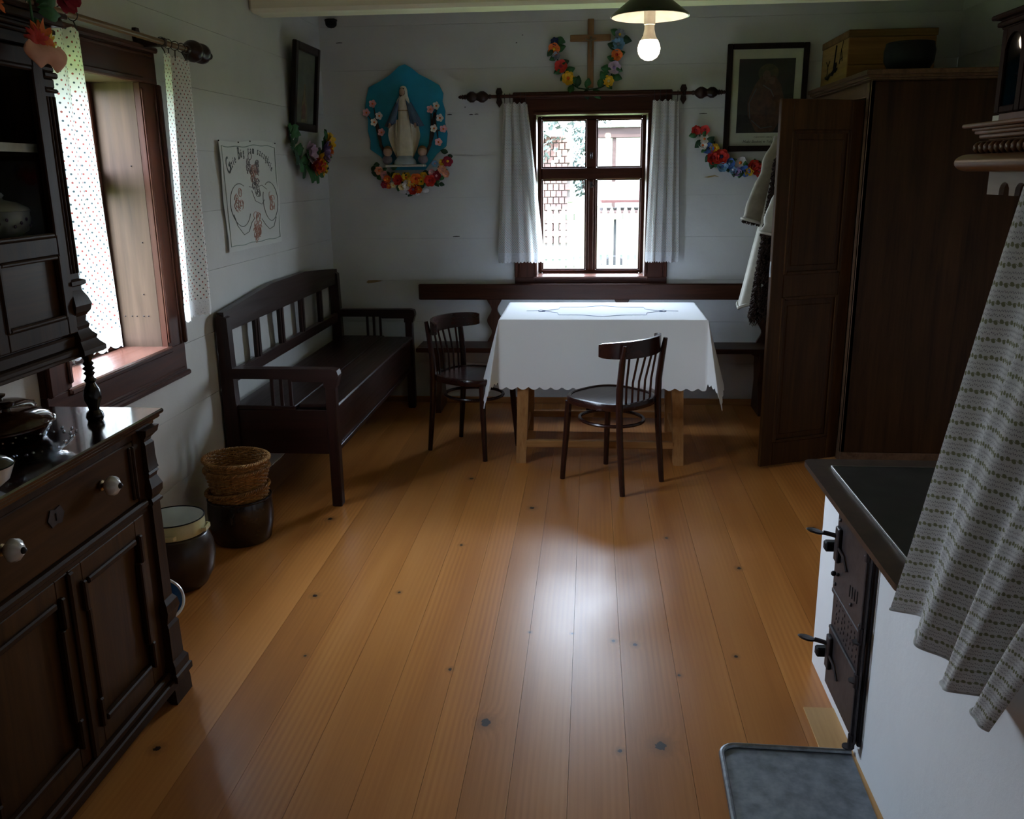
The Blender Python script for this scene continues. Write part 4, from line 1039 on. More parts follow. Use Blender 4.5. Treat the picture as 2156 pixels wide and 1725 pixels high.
g.grid(cg2, 90, 6); g.lathe([(0, .0005), (.03, .0005), (.03, .005), (0, .005)], (-1.345, 1.995, .9205), 24, sy=1.35, sx=.8)
build('bowl', g, M_crystal, cd, smooth=25)
build('rim_beads', (lambda gg: [gg.ball((cg(i/30, 1)[0], cg(i/30, 1)[1], cg(i/30, 1)[2]), .0045, 6) for i in range(30)] and gg)(G()), M_crystal, cd, kind='stuff')
wbw = thing('white_bowl', (-1.32, 1.72, .9205), 'white porcelain bowl at the left photo edge on the buffet', 'bowl')
build('bowl', G().lathe([(.03, 0), (.034, .004), (.06, .025), (.072, .055), (.074, .058), (.068, .055), (.055, .028), (0, .010)], (-1.315, 1.735, .9205), 32), M_porc, wbw, smooth=60)
build('lid', G().lathe([(.071, .059), (.06, .068), (.02, .080), (0, .081)], (-1.315, 1.735, .9205), 32), plain('green_glaze', (.06, .06, .035), .15), wbw, smooth=60)
# ================================================================ STOVE
sv = thing('kitchen_stove', (1.3, 2.0, 0), 'whitewashed masonry stove with iron plate and doors on the right', 'stove')
SX, SY1, SYB = .745, 2.755, 1.86
def soft_block(x0, x1, y0, y1, z0, z1, r=.02):
    bm = bmesh.new(); bmesh.ops.create_cube(bm, size=1)
    for v in bm.verts: v.co = Vector(((x0+x1)/2 + v.co.x*(x1-x0), (y0+y1)/2 + v.co.y*(y1-y0), (z0+z1)/2 + v.co.z*(z1-z0)))
    bmesh.ops.bevel(bm, geom=bm.edges[:], offset=r, segments=3, affect='EDGES')
    bmesh.ops.subdivide_edges(bm, edges=[e for e in bm.edges if e.calc_length() > .3], cuts=24, use_grid_fill=True)
    for v in bm.verts:
        n_ = noise.noise(v.co*3.0)*.004 + noise.noise(v.co*14.0)*.0012
        if abs(v.co.x-x0) < r*1.01: v.co.x += n_
        if v.co.z > .02: v.co.y += n_*.5
    g = G(); g.add([v.co.copy() for v in bm.verts], [tuple(v.index for v in f.verts) for f in bm.faces]); bm.free(); return g
bm = bmesh.new()
prof = [(-.6, 0), (SY1, 0), (SY1, .665), (SYB, .665), (SYB, 1.02), (-.6, 1.02)]
fa = bm.faces.new([bm.verts.new((SX, a, b)) for a, b in prof])
ex = bmesh.ops.extrude_face_region(bm, geom=[fa]); bmesh.ops.translate(bm, vec=(1.0, 0, 0), verts=[e for e in ex['geom'] if isinstance(e, bmesh.types.BMVert)])
bmesh.ops.bevel(bm, geom=[e for e in bm.edges if max(v.co.z for v in e.verts) > .1], offset=.018, segments=3, affect='EDGES')
bm.verts.index_update(); g = G(); g.add([v.co.copy() for v in bm.verts], [tuple(v.index for v in f.verts) for f in bm.faces]); bm.free()
build('body', g, M_stove, sv, smooth=40)
# plate with rounded outer corners
def rrect(x0, x1, y0, y1, r, corners):
    pts = []
    for cx_, cy_, a0, k in ((x1-r, y1-r, 0, 0), (x0+r, y1-r, 90, 1), (x0+r, y0+r, 180, 2), (x1-r, y0+r, 270, 3)):
        if k in corners: pts += [(cx_+r*math.cos(math.radians(a0+t_*15)), cy_+r*math.sin(math.radians(a0+t_*15))) for t_ in range(7)]
        else: pts.append((x1 if k in (0, 3) else x0, y1 if k in (0, 1) else y0))
    return pts
pl = build('top_rim', G().prism(rrect(.683, 1.78, SYB+.015, 2.80, .03, (1, 2)), lambda a, b: (a, b, .667), lambda a, b: (a, b, .683)), M_rust, sv)
build('hotplate', G().prism(rrect(.750, 1.72, SYB+.02, 2.712, .004, ()), lambda a, b: (a, b, .682), lambda a, b: (a, b, .689)), M_plate, sv)
build('hotplate_edge', G().box(.748, .752, SYB+.02, 2.714, .6825, .6905, .001).box(.752, 1.7, 2.710, 2.714, .6825, .6905, .001), plain('worn_steel', (.22, .21, .2), .4, .8, .3, 50), sv)
g = G()
for cx_, cy_, r_ in ((1.15, 2.42, .13), (1.15, 2.42, .085), (1.15, 2.42, .04), (1.15, 2.08, .10)): g.tube([(cx_+r_*math.cos(2*PI*i/40), cy_+r_*math.sin(2*PI*i/40), .6885) for i in range(40)], .0016, 5, closed=True)
build('ring_lids', g, M_black, sv)
# iron door set in the face
DY0, DY1 = 2.205, 2.515
df = build('door_frame', G().box(SX-.010, SX+.02, DY0-.012, DY1+.012, .055, .645, .004), M_iron, sv)
def sdoor(z0, z1, name, vents):
    g = G().box(SX-.018, SX-.009, DY0, DY1, z0, z1, .003)
    d = build(name, g, M_iron, sv)
    return d
ud = sdoor(.375, .640, 'fire_door', True); ld = sdoor(.062, .250, 'ash_door', True)
mp = build('middle_plate', G().box(SX-.013, SX-.009, DY0, DY1, .252, .372, .001).box(SX-.020, SX-.011, DY0, DY1, .362, .378, .003).box(SX-.020, SX-.011, DY0, DY1, .244, .256, .003), M_iron, sv)
for k in range(4): build('vent_slot', G().box(SX-.0195, SX-.0175, DY0+.075+k*.022, DY0+.080+k*.022, .44-.004*k, .475-.004*k, .0005), M_black, ud)
g = G(); rr = random.Random(5)
for i in range(9):
    for j in range(5):
        g.ball((SX-.0135, DY0+.03+i*.030+rr.uniform(-.006, .006), .275+j*.019+rr.uniform(-.004, .004)), .004, 6, sx=.5, sz=1.3)
build('embossing', g, M_iron, mp, kind='stuff')
for y, z in ((DY1-.03, .60), (DY0+.03, .60), (DY0+.03, .40), (DY1-.03, .40), (DY0+.12, .415)): build('rivet', G().ball((SX-.019, y, z), .006, 8), M_iron, ud)
for z, par in ((.535, ud), (.190, ld)):
    g = G().box(SX-.030, SX-.018, DY1-.055, DY1-.020, z-.06, z+.045, .003)
    g.tube([(SX-.026, DY1-.03, z-.01), (SX-.024, DY1-.10, z-.02), (SX-.022, DY1-.13, z-.05)], .004, 6)
    build('latch_plate', g, M_iron, par)
    g = G().tube([(SX-.024, DY1-.03, z+.015), (SX-.045, DY1-.02, z+.018), (SX-.062, DY1-.015, z+.020)], .007, 8)
    g.lathe([(.002, -.004), (.016, -.003), (.019, 0), (.016, .003), (.002, .004)], (0, 0, 0), 16, Matrix.Translation((SX-.083, DY1-.01, z+.022)) @ Matrix.Rotation(.25, 4, 'Y') @ Matrix.Scale(1.5, 4, (1, 0, 0)))
    build('latch_handle', g, M_iron, par)
    build('latch_keeper', G().box(SX-.050, SX-.010, DY1-.008, DY1+.022, z-.045, z-.015, .005), M_black, par)
build('air_knob', G().ball((SX-.034, DY1-.055, .445), .008, 10).ball((SX-.024, DY1-.062, .445), .006, 8), M_black, ud)
hg = build('hinge_rod', G().tube([(SX-.024, DY0-.004, .045), (SX-.024, DY0-.004, .66)], .006, 8).tube([(SX-.020, DY0-.018, .07), (SX-.020, DY0-.018, .66)], .003, 6), M_iron, sv)
for z in (.05, .235, .37, .60): build('hinge_knuckle', G().tube([(SX-.024, DY0-.004, z), (SX-.024, DY0-.004, z+.04)], .010, 10), M_iron, hg)
for z in (.048, .25, .365): build('hinge_washer', G().lathe([(.002, -.002), (.015, -.002), (.015, .002), (.002, .002)], (SX-.030, DY0+.004, z), 12), M_iron, hg)

# hood shelf over the stove
hd = thing('hood_shelf', (.9, 1.2, 1.53), 'carved brown wooden hood shelf with bead moulding above the stove', 'shelf')
HX0, HY1, HY0, HXb = .665, 1.750, .35, 1.60
build('shelf_board', G().box(HX0-.002, HXb, HY0, HY1+.004, 1.6455, 1.6525, .002), W_GOLD, hd)
g = G()
for o_, a, b_ in ((.010, 1.640, 1.646), (.014, 1.634, 1.641), (.020, 1.627, 1.635), (.032, 1.6225, 1.6275)): g.box(HX0+o_, HXb, HY0, HY1-o_, a, b_, .002)
build('cornice', g, W_GOLD, hd)
build('bead_backing', G().box(HX0+.020, HXb, HY0, HY1-.020, 1.600, 1.6225, .001), wood((.05, .022, .012), (.12, .06, .03), 'y', .4), hd)
bd = None
for k in range(62):
    y = HY1-.020-.012 - k*.0212
    if bd is None: o = bd = build('bead', G().ball((0, 0, 0), .0105, 10, sx=1.0, sy=.98, sz=1.0), W_GOLD, hd, world=False, smooth=60)
    else: o = bd.copy(); col.objects.link(o)
    o.location = Vector((HX0+.018, y, 1.6115)) - Vector(hd.location)
n_ = 12
poly = [(HX0+.012 - .026*math.sin(PI*i/n_), 1.571 + .030*(1-math.cos(PI*i/n_))/2) for i in range(n_+1)]
g = G().prism(poly + [(HXb, 1.601), (HXb, 1.571)], lambda a, b: (a, HY0, b), lambda a, b: (a, HY1-.010, b))
g.ball((HX0+.015, HY1-.011, 1.588), .0185, 14, sz=.65, sx=1.4)
build('roll_moulding', g, W_GOLD, hd, smooth=50)
# scalloped valance board
def valance(y0, y1, z0, z1, pitch=.060):
    pts = [(y0, z1), (y0, z0)]; y = y0 + .008
    while y + pitch*.66 < y1:
        pts.append((y, z0)); w_ = pitch*.66
        for k in range(1, 8):
            a = PI*k/8; pts.append((y + w_/2 - w_/2*math.cos(a), z0 + .006 + .016*math.sin(a)))
        pts.append((y+w_, z0)); y += pitch
    pts += [(y1, z0), (y1, z1)]
    return pts
build('valance', G().prism(valance(HY0, HY1-.045, 1.5315, 1.572), lambda a, b: (HX0+.035, a, b), lambda a, b: (HX0+.043, a, b)), wood((.16, .12, .10), (.30, .24, .21), 'y', .5), hd)
build('chimney_breast', G().box(1.58, XR, -.55, 1.8, 1.02, ZC-.001, .01), M_stove, sv)
build('hood_bracket', G().box(1.45, 1.58, .6, .64, 1.45, 1.60, .005).box(1.45, 1.58, 1.5, 1.54, 1.45, 1.60, .005), W_GOLD, hd)
# curtain hung round the stove
def drape(name, top, bot, out, cols, rows, folds, amp, mat_, ulen, parent=None, **kw):
    """top/bot: functions of u giving points; out: fold direction"""
    g = G()
    def fn(u, v):
        p = Vector(top(u)).lerp(Vector(bot(u)), v); a = amp*(.35+.65*v)
        d = a*math.sin(2*PI*folds*u + .6*math.sin(3*v+u*7)) + a*.4*math.sin(2*PI*folds*2.3*u+1+v)
        return p + Vector(out)*d
    L_ = (Vector(top(.5))-Vector(bot(.5))).length
    g.grid(fn, cols, rows, lambda u, v: (u*ulen, -v*L_))
    return build(name, g, mat_, parent, smooth=80, **kw), fn
def stop(u): return (.705, 1.545 - .75*u, 1.548)
def sbot(u):
    u2 = u; y = 1.835 - .42*u**.9; z = .650 + .015*math.sin(u*9) - .018*u
    x = .690 + .02*u
    return (x, y, z)
g = G()
def sc_fn(u, v):
    p = Vector(stop(u)).lerp(Vector(sbot(u)), v)
    s_ = v**.8
    a = .012 + .020*v
    d = a*math.sin(2*PI*3.1*u + 1.9 + .5*math.sin(2.4*v)) + .006*math.sin(2*PI*9*u + 2*v)
    bell = .03*math.sin(PI*v)*u
    return p + Vector((-1, 0, 0))*(d + bell + .004)
g.grid(sc_fn, 110, 60, lambda u, v: (u*1.5, -v*1.02))
stc = build('stove_curtain', g, M_leaf, smooth=80, origin=(.70, 1.5, 1.55), label='pale cotton curtain with leaf print hanging from the stove hood', cat='curtain')
build('hem', G().tube([Vector(sc_fn(u/110, 1)) + Vector((0, 0, .003)) for u in range(111)], .0035, 6), M_leaf, stc)

# glazed wall cabinet on the hood, book under it
cb = thing('display_cabinet', (.85, 1.5, 1.67), 'small dark glazed cabinet standing on the hood shelf at the right edge', 'cabinet')
KX, KY1, KY0, KZ0, KZ1 = .722, 1.765, 1.30, 1.668, 1.812
build('back_panel', G().box(KX+.20, KX+.21, KY0, KY1, KZ0, KZ1, .001), W_KAB, cb)
build('side_panel', G().box(KX, KX+.20, KY1-.010, KY1, KZ0, KZ1, .001), W_KAB, cb); build('side_panel', G().box(KX, KX+.20, KY0, KY0+.01, KZ0, KZ1, .001), W_KAB, cb)
build('floor_board', G().box(KX, KX+.2, KY0+.01, KY1-.01, KZ0, KZ0+.006, .001), W_KAB, cb); build('roof_board', G().box(KX, KX+.2, KY0+.01, KY1-.01, KZ1-.006, KZ1, .001), W_KAB, cb)
build('shelf', G().box(KX+.02, KX+.2, KY0+.01, KY1-.01, 1.735, 1.738, .001), W_KAB, cb)
g = G()
for o_, a, b_ in ((.004, 1.811, 1.816), (.010, 1.8155, 1.824), (.006, 1.823, 1.829), (.018, 1.828, 1.836)): g.box(KX-o_, KX+.21, KY0-o_, KY1+o_, a, b_, .002)
build('cornice', g, W_KAB, cb)
def arch_door(y0, y1):
    g = G(); s_ = .020; z0, z1 = KZ0+.002, KZ1-.002
    g.box(KX-.008, KX, y0, y0+s_, z0, z1, .002).box(KX-.008, KX, y1-s_, y1, z0, z1, .002).box(KX-.008, KX, y0+s_, y1-s_, z0, z0+.012, .002)
    m_ = (y0+y1)/2; hw = (y1-y0)/2 - s_
    pts = [(y0+s_-.001, z1), (y0+s_-.001, z1-.035)] + [(m_ - hw*math.cos(PI*k/10), z1-.035+.026*math.sin(PI*k/10)) for k in range(1, 10)] + [(y1-s_+.001, z1-.035), (y1-s_+.001, z1)]
    g.prism(pts, lambda a, b: (KX-.008, a, b), lambda a, b: (KX, a, b))
    d = build('door', g, W_KAB, cb); build('glass_pane', G().box(KX-.005, KX-.003, y0+s_, y1-s_, z0+.012, z1-.008, 0), M_cglass, d, smooth=0)
arch_door(1.655, KY1-.012); arch_door(1.535, 1.654); arch_door(1.415, 1.534); arch_door(1.312, 1.414)
for n_i, (y, z, lab, c_) in enumerate(((1.695, 1.7385, 'green and white cup on the upper shelf of the small cabinet', (.25, .33, .16)), (1.700, 1.690, 'cream cup low behind the glass of the small cabinet', (.62, .58, .40)))):
    c = (KX+.05, y, z if n_i == 0 else 1.6745)
    t = thing('cup', c, lab, 'cup'); gm = plain('cup_glaze%s' % 'ab'[n_i], c_, .2, 0, .1)
    build('bowl', G().lathe([(.009, 0), (.012, .004), (.018, .016), (.020, .030), (.018, .030), (.014, .008), (0, .004)], c, 20), gm, t, smooth=60)
    build('handle', G().tube([(c[0], c[1]+.018, c[2]+.024), (c[0], c[1]+.028, c[2]+.022), (c[0], c[1]+.026, c[2]+.012), (c[0], c[1]+.016, c[2]+.010)], .002, 6), gm, t)
bo = thing('book', (.80, 1.6, 1.653), 'dark red book lying flat under the small glazed cabinet', 'book')
build('cover', G().box(.703, .86, 1.40, 1.700, 1.6530, 1.6545, .0005).box(.703, .86, 1.40, 1.700, 1.6655, 1.667, .0005).box(.7025, .704, 1.40, 1.700, 1.653, 1.667, .0005), plain('red_cloth_cover', (.10, .02, .015), .6), bo)
build('pages', G().box(.7045, .855, 1.405, 1.7305, 1.6545, 1.6655, .0005), plain('paper_pages', (.62, .60, .54), .8), bo)
build('foot_block', G().box(.75, .92, 1.32, 1.38, 1.6525, 1.668, .001), W_KAB, cb)

# sheet metal spark tray and threshold
ty = thing('spark_tray', (.55, 1.95, 0), 'grey galvanised sheet tray with rolled rim on the floor by the stove', 'tray')
M_galv = plain('galvanised_sheet', (.20, .22, .25), .42, .35, .35, 22, .12)
tp = rrect(.378, .735, 1.45, 2.245, .045, (1,))
Mt = Matrix.Translation((.38, 2.24, 0)) @ Matrix.Rotation(math.radians(-1.5), 4, 'Z') @ Matrix.Translation((-.38, -2.24, 0))
build('sheet', G().prism(tp, lambda a, b: (a, b, .0055), lambda a, b: (a, b, .0075), Mt), M_galv, ty)
rim = [(.735, 2.245)] + [(.423+.045*math.cos(math.radians(90+k*15)), 2.2+.045*math.sin(math.radians(90+k*15))) for k in range(7)] + [(.378, 1.9), (.378, 1.45)]
rim = [(.735, 2.245), (.60, 2.245)] + rim[1:]
build('rolled_rim', G().tube([(a, b, .012) for a, b in rim], .008, 8, M=Mt), plain('galvanised_rim', (.26, .28, .30), .35, .85, .3, 40), ty)

# ================================================================ WINDOW TEXTILES
def rod(name, M, half, bx_, label, fs=1.0, dpt=.060):
    t = thing(name, M.translation, label, 'curtain rod'); mid = W_CASx if abs(M[0][0]) > .5 else wood((.10, .05, .02), (.22, .13, .06), 'y', .35)
    build('pole', G().tube([(-half, 0, 0), (half, 0, 0)], .0105, 12, M=M), mid, t)
    for sg in (-1, 1):
        Mf = M @ Matrix.Translation((sg*half, 0, 0)) @ Matrix.Rotation(sg*PI/2, 4, 'Y') @ Matrix.Scale(fs, 4)
        build('finial', G().lathe([(.010, -.02), (.015, -.01), (.012, 0), (.024, .012), (.036, .032), (.036, .050), (.024, .072), (.022, .080), (.034, .098), (.034, .118), (.022, .136), (.012, .145), (.017, .152), (.011, .160), (.016, .168), (.009, .176), (.012, .184), (.006, .194), (0, .197)], (0, 0, 0), 20, Mf), W_BENCHz, t, smooth=60)
        b_ = build('bracket', G().prism([(-.012, .055), (.012, .055), (.022, .03), (.012, .0), (.020, -.035), (.0, -.065), (-.020, -.035), (-.012, 0), (-.022, .03)], lambda a, b: (sg*bx_+a, dpt-.018, b), lambda a, b: (sg*bx_+a, dpt-.002, b), M)
              .box(sg*bx_-.010, sg*bx_+.010, -.014, dpt-.016, -.016, .016, .004, M), W_BENCHz, t)
    return t
Mb = Matrix.Translation((-.01, YB-.06, 2.050))
rod1 = rod('curtain_rod', Mb, .655, .59, 'brown turned curtain rod above the back window')
Ml = Matrix.Translation((XL+.115, 3.17, 2.080)) @ Matrix.Rotation(PI/2, 4, 'Z')
rod2 = rod('curtain_rod', Ml, .64, .42, 'brown turned curtain rod above the left side window', 1.2, .115)
def pane_curtain(name, M, x0t, x1t, x0b, x1b, z0, z1, folds, label, seed, ulen=None, cm=None):
    """local frame as the rod: x along the wall, y into it"""
    rr = random.Random(seed); ph = rr.uniform(0, 6)
    W_ = ulen or (x1t-x0t)*1.9
    def fn(u, v):
        x = (x0t + (x1t-x0t)*u)*(1-v) + (x0b + (x1b-x0b)*u)*v
        a = .016 + .004*v
        y = a*math.sin(2*PI*folds*u + ph + .4*math.sin(2.2*v)) + .004*math.sin(2*PI*folds*2.1*u + v*3)
        z = z0 + (z1-z0)*v
        if v < .03: z += .006*math.sin(2*PI*folds*u*1.5)
        return M @ Vector((x, y - .004, z))
    g = G().grid(fn, 80, 44, lambda u, v: (u*W_, -v*abs(z1-z0)))
    o = build(name, g, cm or M_dots, smooth=80, origin=M @ Vector(((x0t+x1t)/2, 0, 0)), label=label, cat='curtain', group='dotted cotton window curtains')
    def lace(u, v):
        p0 = fn(u, 1.0); sc_ = .010*abs(math.sin(u*PI*14)) if v > .99 else 0
        return Vector(p0) + Vector((0, 0, -.058*v - sc_))
    g = G().grid(lace, 160, 5, lambda u, v: (u*W_, v*.06)); build('lace_trim', g, M_lace, o, smooth=80)
    for k in range(5):
        g = G(); u = .06 + k*.22; p = Vector(fn(u, 0)); c = M.inverted() @ p
        ctr = M @ Vector((c.x, 0, 0)); ax = M.to_3x3() @ Vector((0, 1, 0))
        g.tube([ctr + Vector((0, 0, .017*math.cos(t_*2*PI/16))) + ax*(.017*math.sin(t_*2*PI/16)) for t_ in range(16)], .0016, 5, closed=True)
        q = M @ Vector((c.x, 0, -.017)); g.tube([q, q.lerp(p, .6), p + Vector((0, 0, -.008))], .0022, 5)
        build('ring_clip', g, M_iron, o)
    return o
pane_curtain('window_curtain', Mb, -.560, -.405, -.610, -.300, -.042, -.995, 3.2, 'dotted white curtain left of the back window', 3, .34)
pane_curtain('window_curtain', Mb, .395, .560, .372, .590, -.042, -.995, 3.2, 'dotted white curtain right of the back window', 4, .34)
pane_curtain('window_curtain', Ml, .385, .655, .32, .655, -.045, -1.01, 1.6, 'dotted white curtain beyond the side window, nearer the corner', 5, .38, M_dots2)
pane_curtain('window_curtain', Ml, -.50, -.19, -.50, -.16, -.045, -1.01, 3.4, 'dotted white curtain of the side window, partly behind the hutch', 6, .50, M_dots2)

# ================================================================ HANGING LAMP
lp = thing('pendant_lamp', (.168, 2.9, 2.62), 'green enamel pendant lamp with a lit bare bulb', 'lamp')
LX, LYY = .168, 2.9
build('shade', G().lathe([(.018, 2.10), (.022, 2.098), (.114, 2.026), (.117, 2.020), (.113, 2.021), (.020, 2.092)], (LX, LYY, 0), 48, cap=False), plain('green_enamel', (.018, .030, .012), .25), lp, smooth=60)
build('shade_lining', G().lathe([(.018, 2.090), (.111, 2.0205), (.1125, 2.0195), (.018, 2.0885)], (LX, LYY, 0), 48, cap=False), plain('white_enamel', (.85, .82, .76), .3), lp, smooth=60)
build('socket', G().lathe([(.012, 2.15), (.014, 2.10), (.021, 2.075), (.021, 2.038), (.017, 2.036), (.017, 1.999), (.014, 1.998)], (LX, LYY, 0), 20), plain('white_bakelite', (.75, .72, .66), .35), lp)
build('bulb_neck', G().lathe([(.0145, 1.998), (.0150, 1.985), (.019, 1.968), (.026, 1.955)], (LX, LYY, 0), 24, cap=False), plain('bulb_plastic', (.85, .80, .70), .4), lp, smooth=60)
me = bpy.data.materials.new('lit_bulb'); me.use_nodes = True; b_ = me.node_tree.nodes['Principled BSDF']; b_.inputs['Base Color'].default_value = (.9, .85, .8, 1)
b_.inputs['Emission Color'].default_value = (1.0, .80, .58, 1); b_.inputs['Emission Strength'].default_value = 10.0
build('bulb', G().lathe([(.026, 1.955), (.031, 1.944), (.0335, 1.932), (.031, 1.918), (.024, 1.907), (.012, 1.900), (0, 1.898)], (LX, LYY, 0), 28), me, lp, smooth=60)
build('cord', G().tube([(LX, LYY, 2.14), (LX, LYY, 2.64)], .003, 6), M_black, lp)
build('ceiling_rose', G().lathe([(.035, 2.62), (.04, 2.639)], (LX, LYY, 0), 20), plain('white_bakelite', (.75, .72, .66), .35), lp)
sn = thing('ceiling_sensor', (-1.66, 6.05, 2.50), 'small black round device high in the back left corner', 'sensor')
build('dome', G().lathe([(.0, -.012), (.02, -.008), (.034, .004), (.037, .018), (.037, .03)], (-1.675, 6.085, 2.498), 20), M_black, sn); build('base', G().lathe([(.040, .03), (.040, .04)], (-1.675, 6.085, 2.498), 20).box(-1.70, -1.65, 6.085, 6.128, 2.525, 2.545, .003), M_black, sn)

# ================================================================ CROCKS, BASKETS, POT BY THE LEFT WALL
cr = thing('stoneware_crock', (-1.545, 3.645, 0), 'dark glazed stoneware crock holding wicker baskets before the bench', 'crock')
cg_ = plain('dark_salt_glaze', (.022, .014, .011), .18, 0, .3, 12)
CC = (-1.545, 3.645, 0)
build('body', G().lathe([(.118, .0), (.125, .006), (.140, .08), (.143, .14), (.139, .19), (.136, .198), (.130, .198), (.133, .14), (.12, .03), (0, .02)], CC, 40), cg_, cr, smooth=60)
build('handle', G().tube([(CC[0]+.02, CC[1]-.137, .165), (CC[0]+.02, CC[1]-.165, .155), (CC[0]+.022, CC[1]-.168, .135), (CC[0]+.022, CC[1]-.140, .118)], .009, 8), cg_, cr)
build('rim', G().tube([(CC[0]+.135*math.cos(2*PI*i/40), CC[1]+.135*math.sin(2*PI*i/40), .200) for i in range(40)], .006, 8, closed=True), cg_, cr)
W_WICK = wood((.17, .075, .022), (.46, .24, .085), 'z', .5, 2.0)
def basket(name, c, r0, r1, z0, z1, label, rows, tilt=0.0, oval=(1, 1), braid=True):
    t = thing(name, (c[0], c[1], z0), label, 'basket', 'wicker baskets nested on the dark crock')
    Mx = Matrix.Translation((c[0], c[1], (z0+z1)/2)) @ Matrix.Rotation(tilt, 4, 'Y') @ Matrix.Translation((0, 0, -(z0+z1)/2))
    ns = 34; g = G()
    for i in range(ns):
        a = 2*PI*i/ns; g.tube([((r0)*math.cos(a)*oval[0], r0*math.sin(a)*oval[1], z0+.004), (r1*math.cos(a)*oval[0], r1*math.sin(a)*oval[1], z1)], .0028, 4, M=Mx)
    build('stakes', g, W_WICK, t, kind='stuff')
    g = G()
    for k in range(rows):
        f = (k+.5)/rows; z = z0 + (z1-z0)*f; r = r0+(r1-r0)*f; s_ = 1 if k % 2 else -1; n_ = ns*3
        g.tube([((r + s_*.0042*math.cos(ns/2*2*PI*i/n_))*math.cos(2*PI*i/n_)*oval[0], (r + s_*.0042*math.cos(ns/2*2*PI*i/n_))*math.sin(2*PI*i/n_)*oval[1], z) for i in range(n_)], (z1-z0)/rows*.50, 5, closed=True, M=Mx)
    build('weave', g, W_WICK, t, kind='stuff')
    g = G(); n_ = 160
    for ph in (0, PI*.66, PI*1.33):
        g.tube([((r1+.002+.0055*math.cos(26*2*PI*i/n_+ph))*math.cos(2*PI*i/n_)*oval[0], (r1+.002+.0055*math.cos(26*2*PI*i/n_+ph))*math.sin(2*PI*i/n_)*oval[1], z1+.0055*math.sin(26*2*PI*i/n_+ph)) for i in range(n_)], .0038, 5, closed=True, M=Mx)
    build('braided_rim', g, W_WICK, t)
    build('bottom', G().lathe([(0, z0), (r0, z0), (r0, z0+.004), (0, z0+.004)], (0, 0, 0), 24, Mx, sx=oval[0], sy=oval[1]), W_WICK, t)
    return t
basket('wicker_basket', CC, .112, .134, .150, .240, 'lowest wicker basket, sitting tilted in the crock mouth', 11, -.10)
basket('wicker_basket', CC, .108, .136, .225, .335, 'middle wicker basket in the nested stack', 13)
basket('wicker_basket', CC, .110, .138, .305, .378, 'topmost open oval wicker basket of the stack', 9, .03)
PC = (-1.625, 3.175, 0)
pj = thing('large_crock', PC, 'big brown barrel crock between the buffet and the baskets', 'crock')
gb = plain('brown_salt_glaze', (.040, .022, .014), .3, 0, .3, 9)
build('body', G().lathe([(.100, 0), (.108, .006), (.138, .06), (.147, .12), (.144, .17), (.126, .215), (.120, .222), (.112, .222), (.12, .2), (.13, .1), (0, .02)], PC, 40), gb, pj, smooth=60)
ep = thing('enamel_pot', (PC[0], PC[1], .19), 'cream enamel pot with black rim set in the brown crock', 'pot')
ce = plain('cream_enamel', (.62, .58, .33), .15, 0, .05); ci = plain('white_enamel_inside', (.72, .74, .70), .2, 0, .04)
build('body', G().lathe([(.1105, .20), (.1105, .2225), (.119, .226), (.119, .284), (.117, .286), (.116, .284)], PC, 40, cap=False), ce, ep, smooth=60)
build('lining', G().lathe([(0, .13), (.09, .132), (.104, .17), (.108, .222), (.116, .285)], PC, 40, cap=False), ci, ep, smooth=60)
build('rim', G().tube([(PC[0]+.118*math.cos(2*PI*i/48), PC[1]+.118*math.sin(2*PI*i/48), .286) for i in range(48)], .0028, 6, closed=True), M_black, ep)
for a in (-1.35, .1):
    ax, ay = math.cos(a), math.sin(a); tx, ty_ = -ay, ax
    build('handle', G().strip([(PC[0]+ax*.118+tx*s_*.032 + ax*(.014 if abs(s_) < .9 else 0), PC[1]+ay*.118+ty_*s_*.032 + ay*(.014 if abs(s_) < .9 else 0), .242) for s_ in (-1, -.8, -.3, .3, .8, 1)], .016, .007), ce, ep)
bb = thing('enamel_basin', (-1.55, 2.90, 0), 'blue enamel basin with white rim leaning beside the buffet foot', 'basin')
Mx = Matrix.Translation((-1.565, 2.88, .066)) @ Vector((.55, -.45, .65)).to_track_quat('Z', 'Y').to_matrix().to_4x4()
build('bowl', G().lathe([(0, -.004), (.045, 0), (.066, .018), (.078, .034), (.074, .035), (.062, .020), (.042, .004), (0, .001)], (0, 0, 0), 36, Mx), plain('blue_enamel', (.015, .10, .30), .15), bb, smooth=60)
build('rim', G().tube([(.080*math.cos(2*PI*i/40), .080*math.sin(2*PI*i/40), .033) for i in range(40)], .006, 6, closed=True, M=Mx), M_porc, bb)

